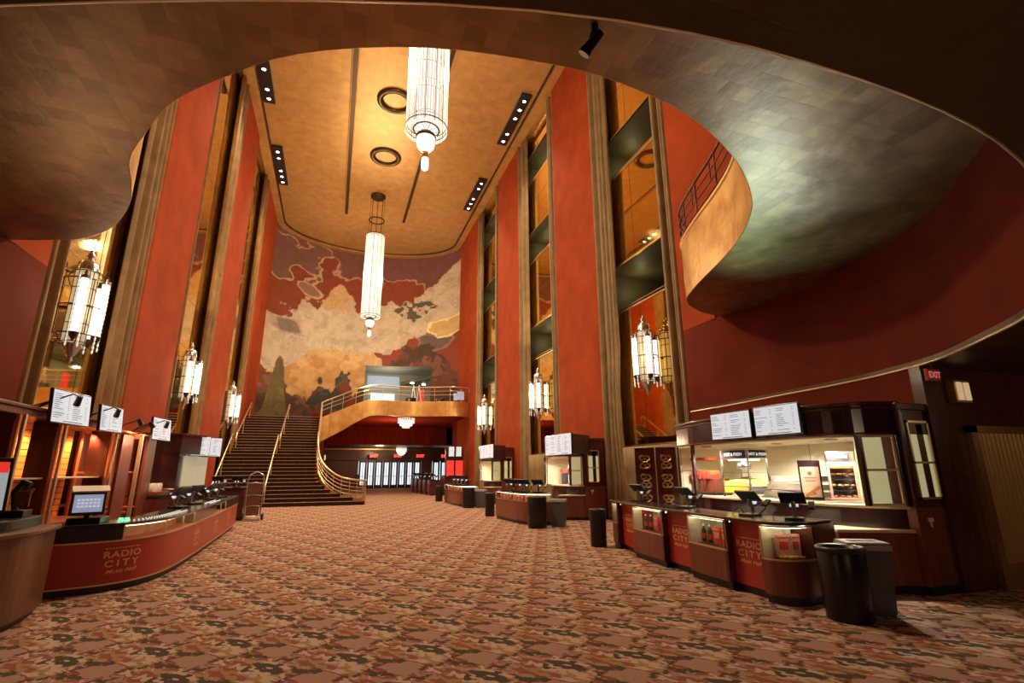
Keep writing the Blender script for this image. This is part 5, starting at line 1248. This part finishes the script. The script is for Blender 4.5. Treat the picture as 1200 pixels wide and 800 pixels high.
for y, w in ((13.4, 'first pipe rack'), (14.2, 'gap between the pipe racks')):
    o = thing('clip_light', 'small black clip lamp over the '+w, 'clip light', (-4.3, y, 2.55), group='clip lights over the racks')
    b = MB(); b.tube([(-4.5, y, 2.46), (-4.35, y-.1, 2.62), (-4.1, y-.12, 2.72)], .012, 6); part(b, 'arm', M['black'], o)
    b = MB(); b.cyl((-4.12, y-.12, 2.74), (-4.06, y-.05, 2.62), .045, .055, 10); part(b, 'head', M['black'], o)
    lamp('clip_lamp', 'SPOT', (-4.07, y-.04, 2.6), P_CLIP, (1, .62, .35), (-4.75, y+.4, 1), .05, 120, .7)

# back counter clutter
o = thing('low_back_counter', 'low dark counter behind the merchandise counter', 'counter', (-4.3, 15.6, 0))
b = MB(); b.box(-4.7, -4.0, 15.4, 16.6, 0, 1.0); part(b, 'body', M['mahog'], o, .01); b = MB(); b.box(-4.75, -3.95, 15.35, 16.65, 1.0, 1.04); part(b, 'worktop', M['blacktop'], o)
b = MB(); b.box(-4.6, -4.1, 15.5, 16.5, 1.04, 1.12); solo(b, 'red_tray', M['redwood'], 'low red tray holding pale cups on the back counter', 'tray', bev=.01)
for k in range(6):
    x, y = -4.5+.14*(k % 3), 15.62+.36*(k//3)
    b = MB(); b.lathe([(.045, 0), (.06, .02), (.065, .15), (.055, .2)], (x, y, 1.12), 12); solo(b, 'pale_cup', M['white'], 'pale cup in the red tray, '+['first', 'second', 'third'][k % 3]+' of the '+['row nearer the pipe rack', 'row nearer the corner kiosk'][k//3], 'cup', 'pale cups')

# dark corner kiosk before the stair
o = thing('corner_kiosk', 'tall dark kiosk with a lit grey window in front of the grand staircase', 'kiosk', (-4.4, 18.2, 0))
b = MB(); b.prism([(-5.1, 17.0), (-4.12, 17.0), (-3.95, 18.0), (-3.95, 19.6), (-5.1, 19.6)], 0, 1.15); b.prism([(-5.1, 17.0), (-4.12, 17.0), (-4.1, 17.2), (-4.1, 17.9), (-5.1, 19.6)], 1.15, 2.62); part(b, 'body', M['aub'], o, .012)
b = MB(); b.prism([(-5.1, 17.0), (-4.1, 16.98), (-3.7, 17.9), (-3.7, 19.7), (-5.1, 19.7)], 2.1, 2.62); part(b, 'canopy', M['aub'], o, .012)
b = MB(); b.prism([(-5.1, 16.95), (-4.05, 16.93), (-3.65, 17.9), (-3.65, 19.75), (-5.1, 19.75)], 2.62, 2.68); part(b, 'top_moulding', M['mahog'], o, .01)
b = MB(); b.strip([(-4.06, 17.3), (-3.9, 18.1), (-3.9, 19.5)], 1.2, 2.1, .03); part(b, 'grey_window', mat('grey_window_panel', (.3, .29, .2), .4, emis=(1, .95, .65), es=.12), o)
b = MB(); b.strip([(-4.06, 17.28), (-3.88, 18.1), (-3.88, 19.55)], 1.15, 1.19, .05); b.strip([(-4.04, 17.28), (-3.88, 18.1), (-3.88, 19.55)], 2.06, 2.1, .05); part(b, 'window_frame', M['palebrass'], o)
for k, (x, y) in enumerate(((-3.8, 17.75), (-3.62, 18.5))):
    board((x, y, 2.36), (.75, -.66, 0), .62, .6, 'white lit menu board on the dark corner kiosk, '+['nearer the red panel', 'nearer the staircase'][k], 'menu boards of the corner kiosk', seed=20+k)
# counter end near the stair with terminals and the hand truck
o = thing('stair_side_counter', 'dark wood counter block standing at the foot of the staircase', 'counter', (-3.3, 20.6, 0))
b = MB(); b.box(-4.4, -2.75, 20.0, 21.2, .08, 1.02); part(b, 'body', M['mahog'], o, .012); b = MB(); b.box(-4.36, -2.8, 20.05, 21.2, 0, .08); part(b, 'plinth', M['black'], o); b = MB(); b.box(-4.45, -2.7, 19.95, 21.25, 1.02, 1.06); part(b, 'worktop', M['blacktop'], o)
for k, x in enumerate((-3.7, -3.1)): pos(x, 20.5, 1.06, PI+.2, 'payment terminal on the counter at the foot of the staircase, '+['wall side', 'hand truck side'][k], scale=1.15)
o = thing('hand_truck', 'aluminium hand truck leaning upright by the counter before the staircase', 'hand truck', (-2.42, 19.9, 0))
tilt = lambda x, z, d=0: (x, 19.85+z*.12-d, z)
xa, xb = -2.68, -2.18
b = MB(); b.tube([tilt(xa, .12), tilt(xa, 1.35), tilt(xa+.05, 1.5), tilt((xa+xb)/2, 1.6), tilt(xb-.05, 1.5), tilt(xb, 1.35), tilt(xb, .12)], .022, 8); part(b, 'tube_frame', M['steel'], o)
for z in (.45, .8, 1.2):
    b = MB(); b.tube([tilt(xa, z), tilt((xa+xb)/2, z+.03, .05), tilt(xb, z)], .018, 6); part(b, 'cross_bar', M['steel'], o)
b = MB(); b.loft([[tilt(xa+.05, z) for z in (.15, .7, 1.25)], [tilt(xb-.05, z) for z in (.15, .7, 1.25)]], False); q = part(b, 'brown_back', M['brownwood'], o); q.modifiers.new('t', 'SOLIDIFY').thickness = .02
b = MB(); b.box(xa, xb, 19.58, 19.88, .03, .05); part(b, 'toe_plate', M['steel'], o)
for x in (xa-.06, xb+.06):
    b = MB(); b.cyl((x-.035, 20.0, .12), (x+.035, 20.0, .12), .12, n=18); w = part(b, 'wheel', M['black'], o, .012); b = MB(); b.cyl((x-.04, 20.0, .12), (x+.04, 20.0, .12), .045, n=10); part(b, 'hub', M['steel'], w)
b = MB(); b.cyl((xa-.06, 20.0, .12), (xb+.06, 20.0, .12), .014, n=6); part(b, 'axle', M['steel'], o)
# ================================================================== LOW LAMPS, WORLD, CAMERA
for x, y, e in ((-7.5, 2, 30), (11.0, 1.5, 11), (2, -3.5, 22)):
    lamp('lobby_fill', 'POINT', (x, y, 2.6), e*P_LOBBY, (1, .72, .42), None, .25)  # added fill under the entrance ceiling in place of ambient light
for x, y, z, e in ((1.8, 37.2, 7.2, 0), (4.2, 44.8, 9.0, 40), (4, 48, 3.2, 60), (4.2, 38.6, 3.6, 130)):
    lamp('far_lamp', 'POINT', (x, y, z), e, (1, .9, .75) if z > 8 else (1, .62, .36), None, .3)
# added unseen lamps over the kiosk canopy and display bays brighten the gilded soffit
for x, y, z, t, e, c, a in ((7.8, 6.7, 2.7, (5.2, 3.9, 5.3), 150, (.45, .72, 1), 58), (8.2, 8.0, 2.7, (6.9, 5.6, 5.3), 80, (.5, 1, .8), 64), (7.6, 5.4, 2.7, (5.0, 2.4, 5.3), 10, (1, .85, .6), 80), (-4.5, 9.6, 2.75, (-2.6, 5.0, 5.3), 20, (1, .74, .5), 85), (-4.5, 8.3, 2.75, (-3.4, 5.4, 5.3), 4, (1, .8, .75), 60)):
    lamp('soffit_fill', 'SPOT', (x, y, z), e*P_SOF, c, t, .15, a, 1)
# uplights hidden on the balcony ledges wash the gilded ceiling and the mural
for x, y, z, t, e, a in ((1.8, 36.4, 6.4, (1.8, 41.5, 15), 1100, 120), (-3.5, 37.2, 5.4, (-3.2, 40.5, 13), 500, 110), (6.5, 36, 6.6, (6.5, 40.5, 14), 500, 110)):
    lamp('mural_uplight', 'SPOT', (x, y, z), e*P_UP, (1, .76, .5), t, .2, a, .9)
for x, y in ((1.8, 35.2), (1.8, 3.2), (-4.7, 21.1), (8.5, 21.4)):
    lamp('ceiling_uplight', 'SPOT', (x, y, 6.8), 1100*P_UP, (1, .7, .38), (1.8, y+(-4 if y > 30 else 6), 20), .3, 110, .9)
w = bpy.data.worlds.new('dim_air'); bpy.context.scene.world = w; w.use_nodes = True
w.node_tree.nodes['Background'].inputs[0].default_value = (1, .7, .42, 1); w.node_tree.nodes['Background'].inputs[1].default_value = .0

H = 1.6; C2 = np.array([600., 400.]); VV_ = np.array([588., -1890.]); DV_ = np.array([388., 552.])
fpx = math.sqrt(-float(np.dot(VV_-C2, DV_-C2)))
ry = lambda p: np.array([p[0]-600., -(p[1]-400.), -fpx])
up = ry(VV_); up /= np.linalg.norm(up); fw = ry(DV_); fw -= up*fw.dot(up); fw /= np.linalg.norm(fw); rt = np.cross(fw, up)
RM = np.array([rt, fw, up])
cam = bpy.data.cameras.new('camera'); co = bpy.data.objects.new('camera', cam); COL.objects.link(co)
cam.sensor_width = 36; cam.lens = 36*fpx/1200; cam.clip_start = .05; cam.clip_end = 200
co.matrix_world = Matrix([list(map(float, RM[i]))+[(0, 0, H)[i]] for i in range(3)]+[[0, 0, 0, 1]])
sc = bpy.context.scene; sc.camera = co
sc.view_settings.view_transform = 'Standard'; sc.view_settings.look = 'None'; sc.view_settings.gamma = 1; sc.view_settings.use_curve_mapping = False
sc.view_settings.exposure = EXPO
sc.cycles.use_denoising = True
sc.cycles.max_bounces = 10; sc.cycles.diffuse_bounces = 5; sc.cycles.glossy_bounces = 5; sc.cycles.transparent_max_bounces = 16
sc.cycles.sample_clamp_indirect = 6
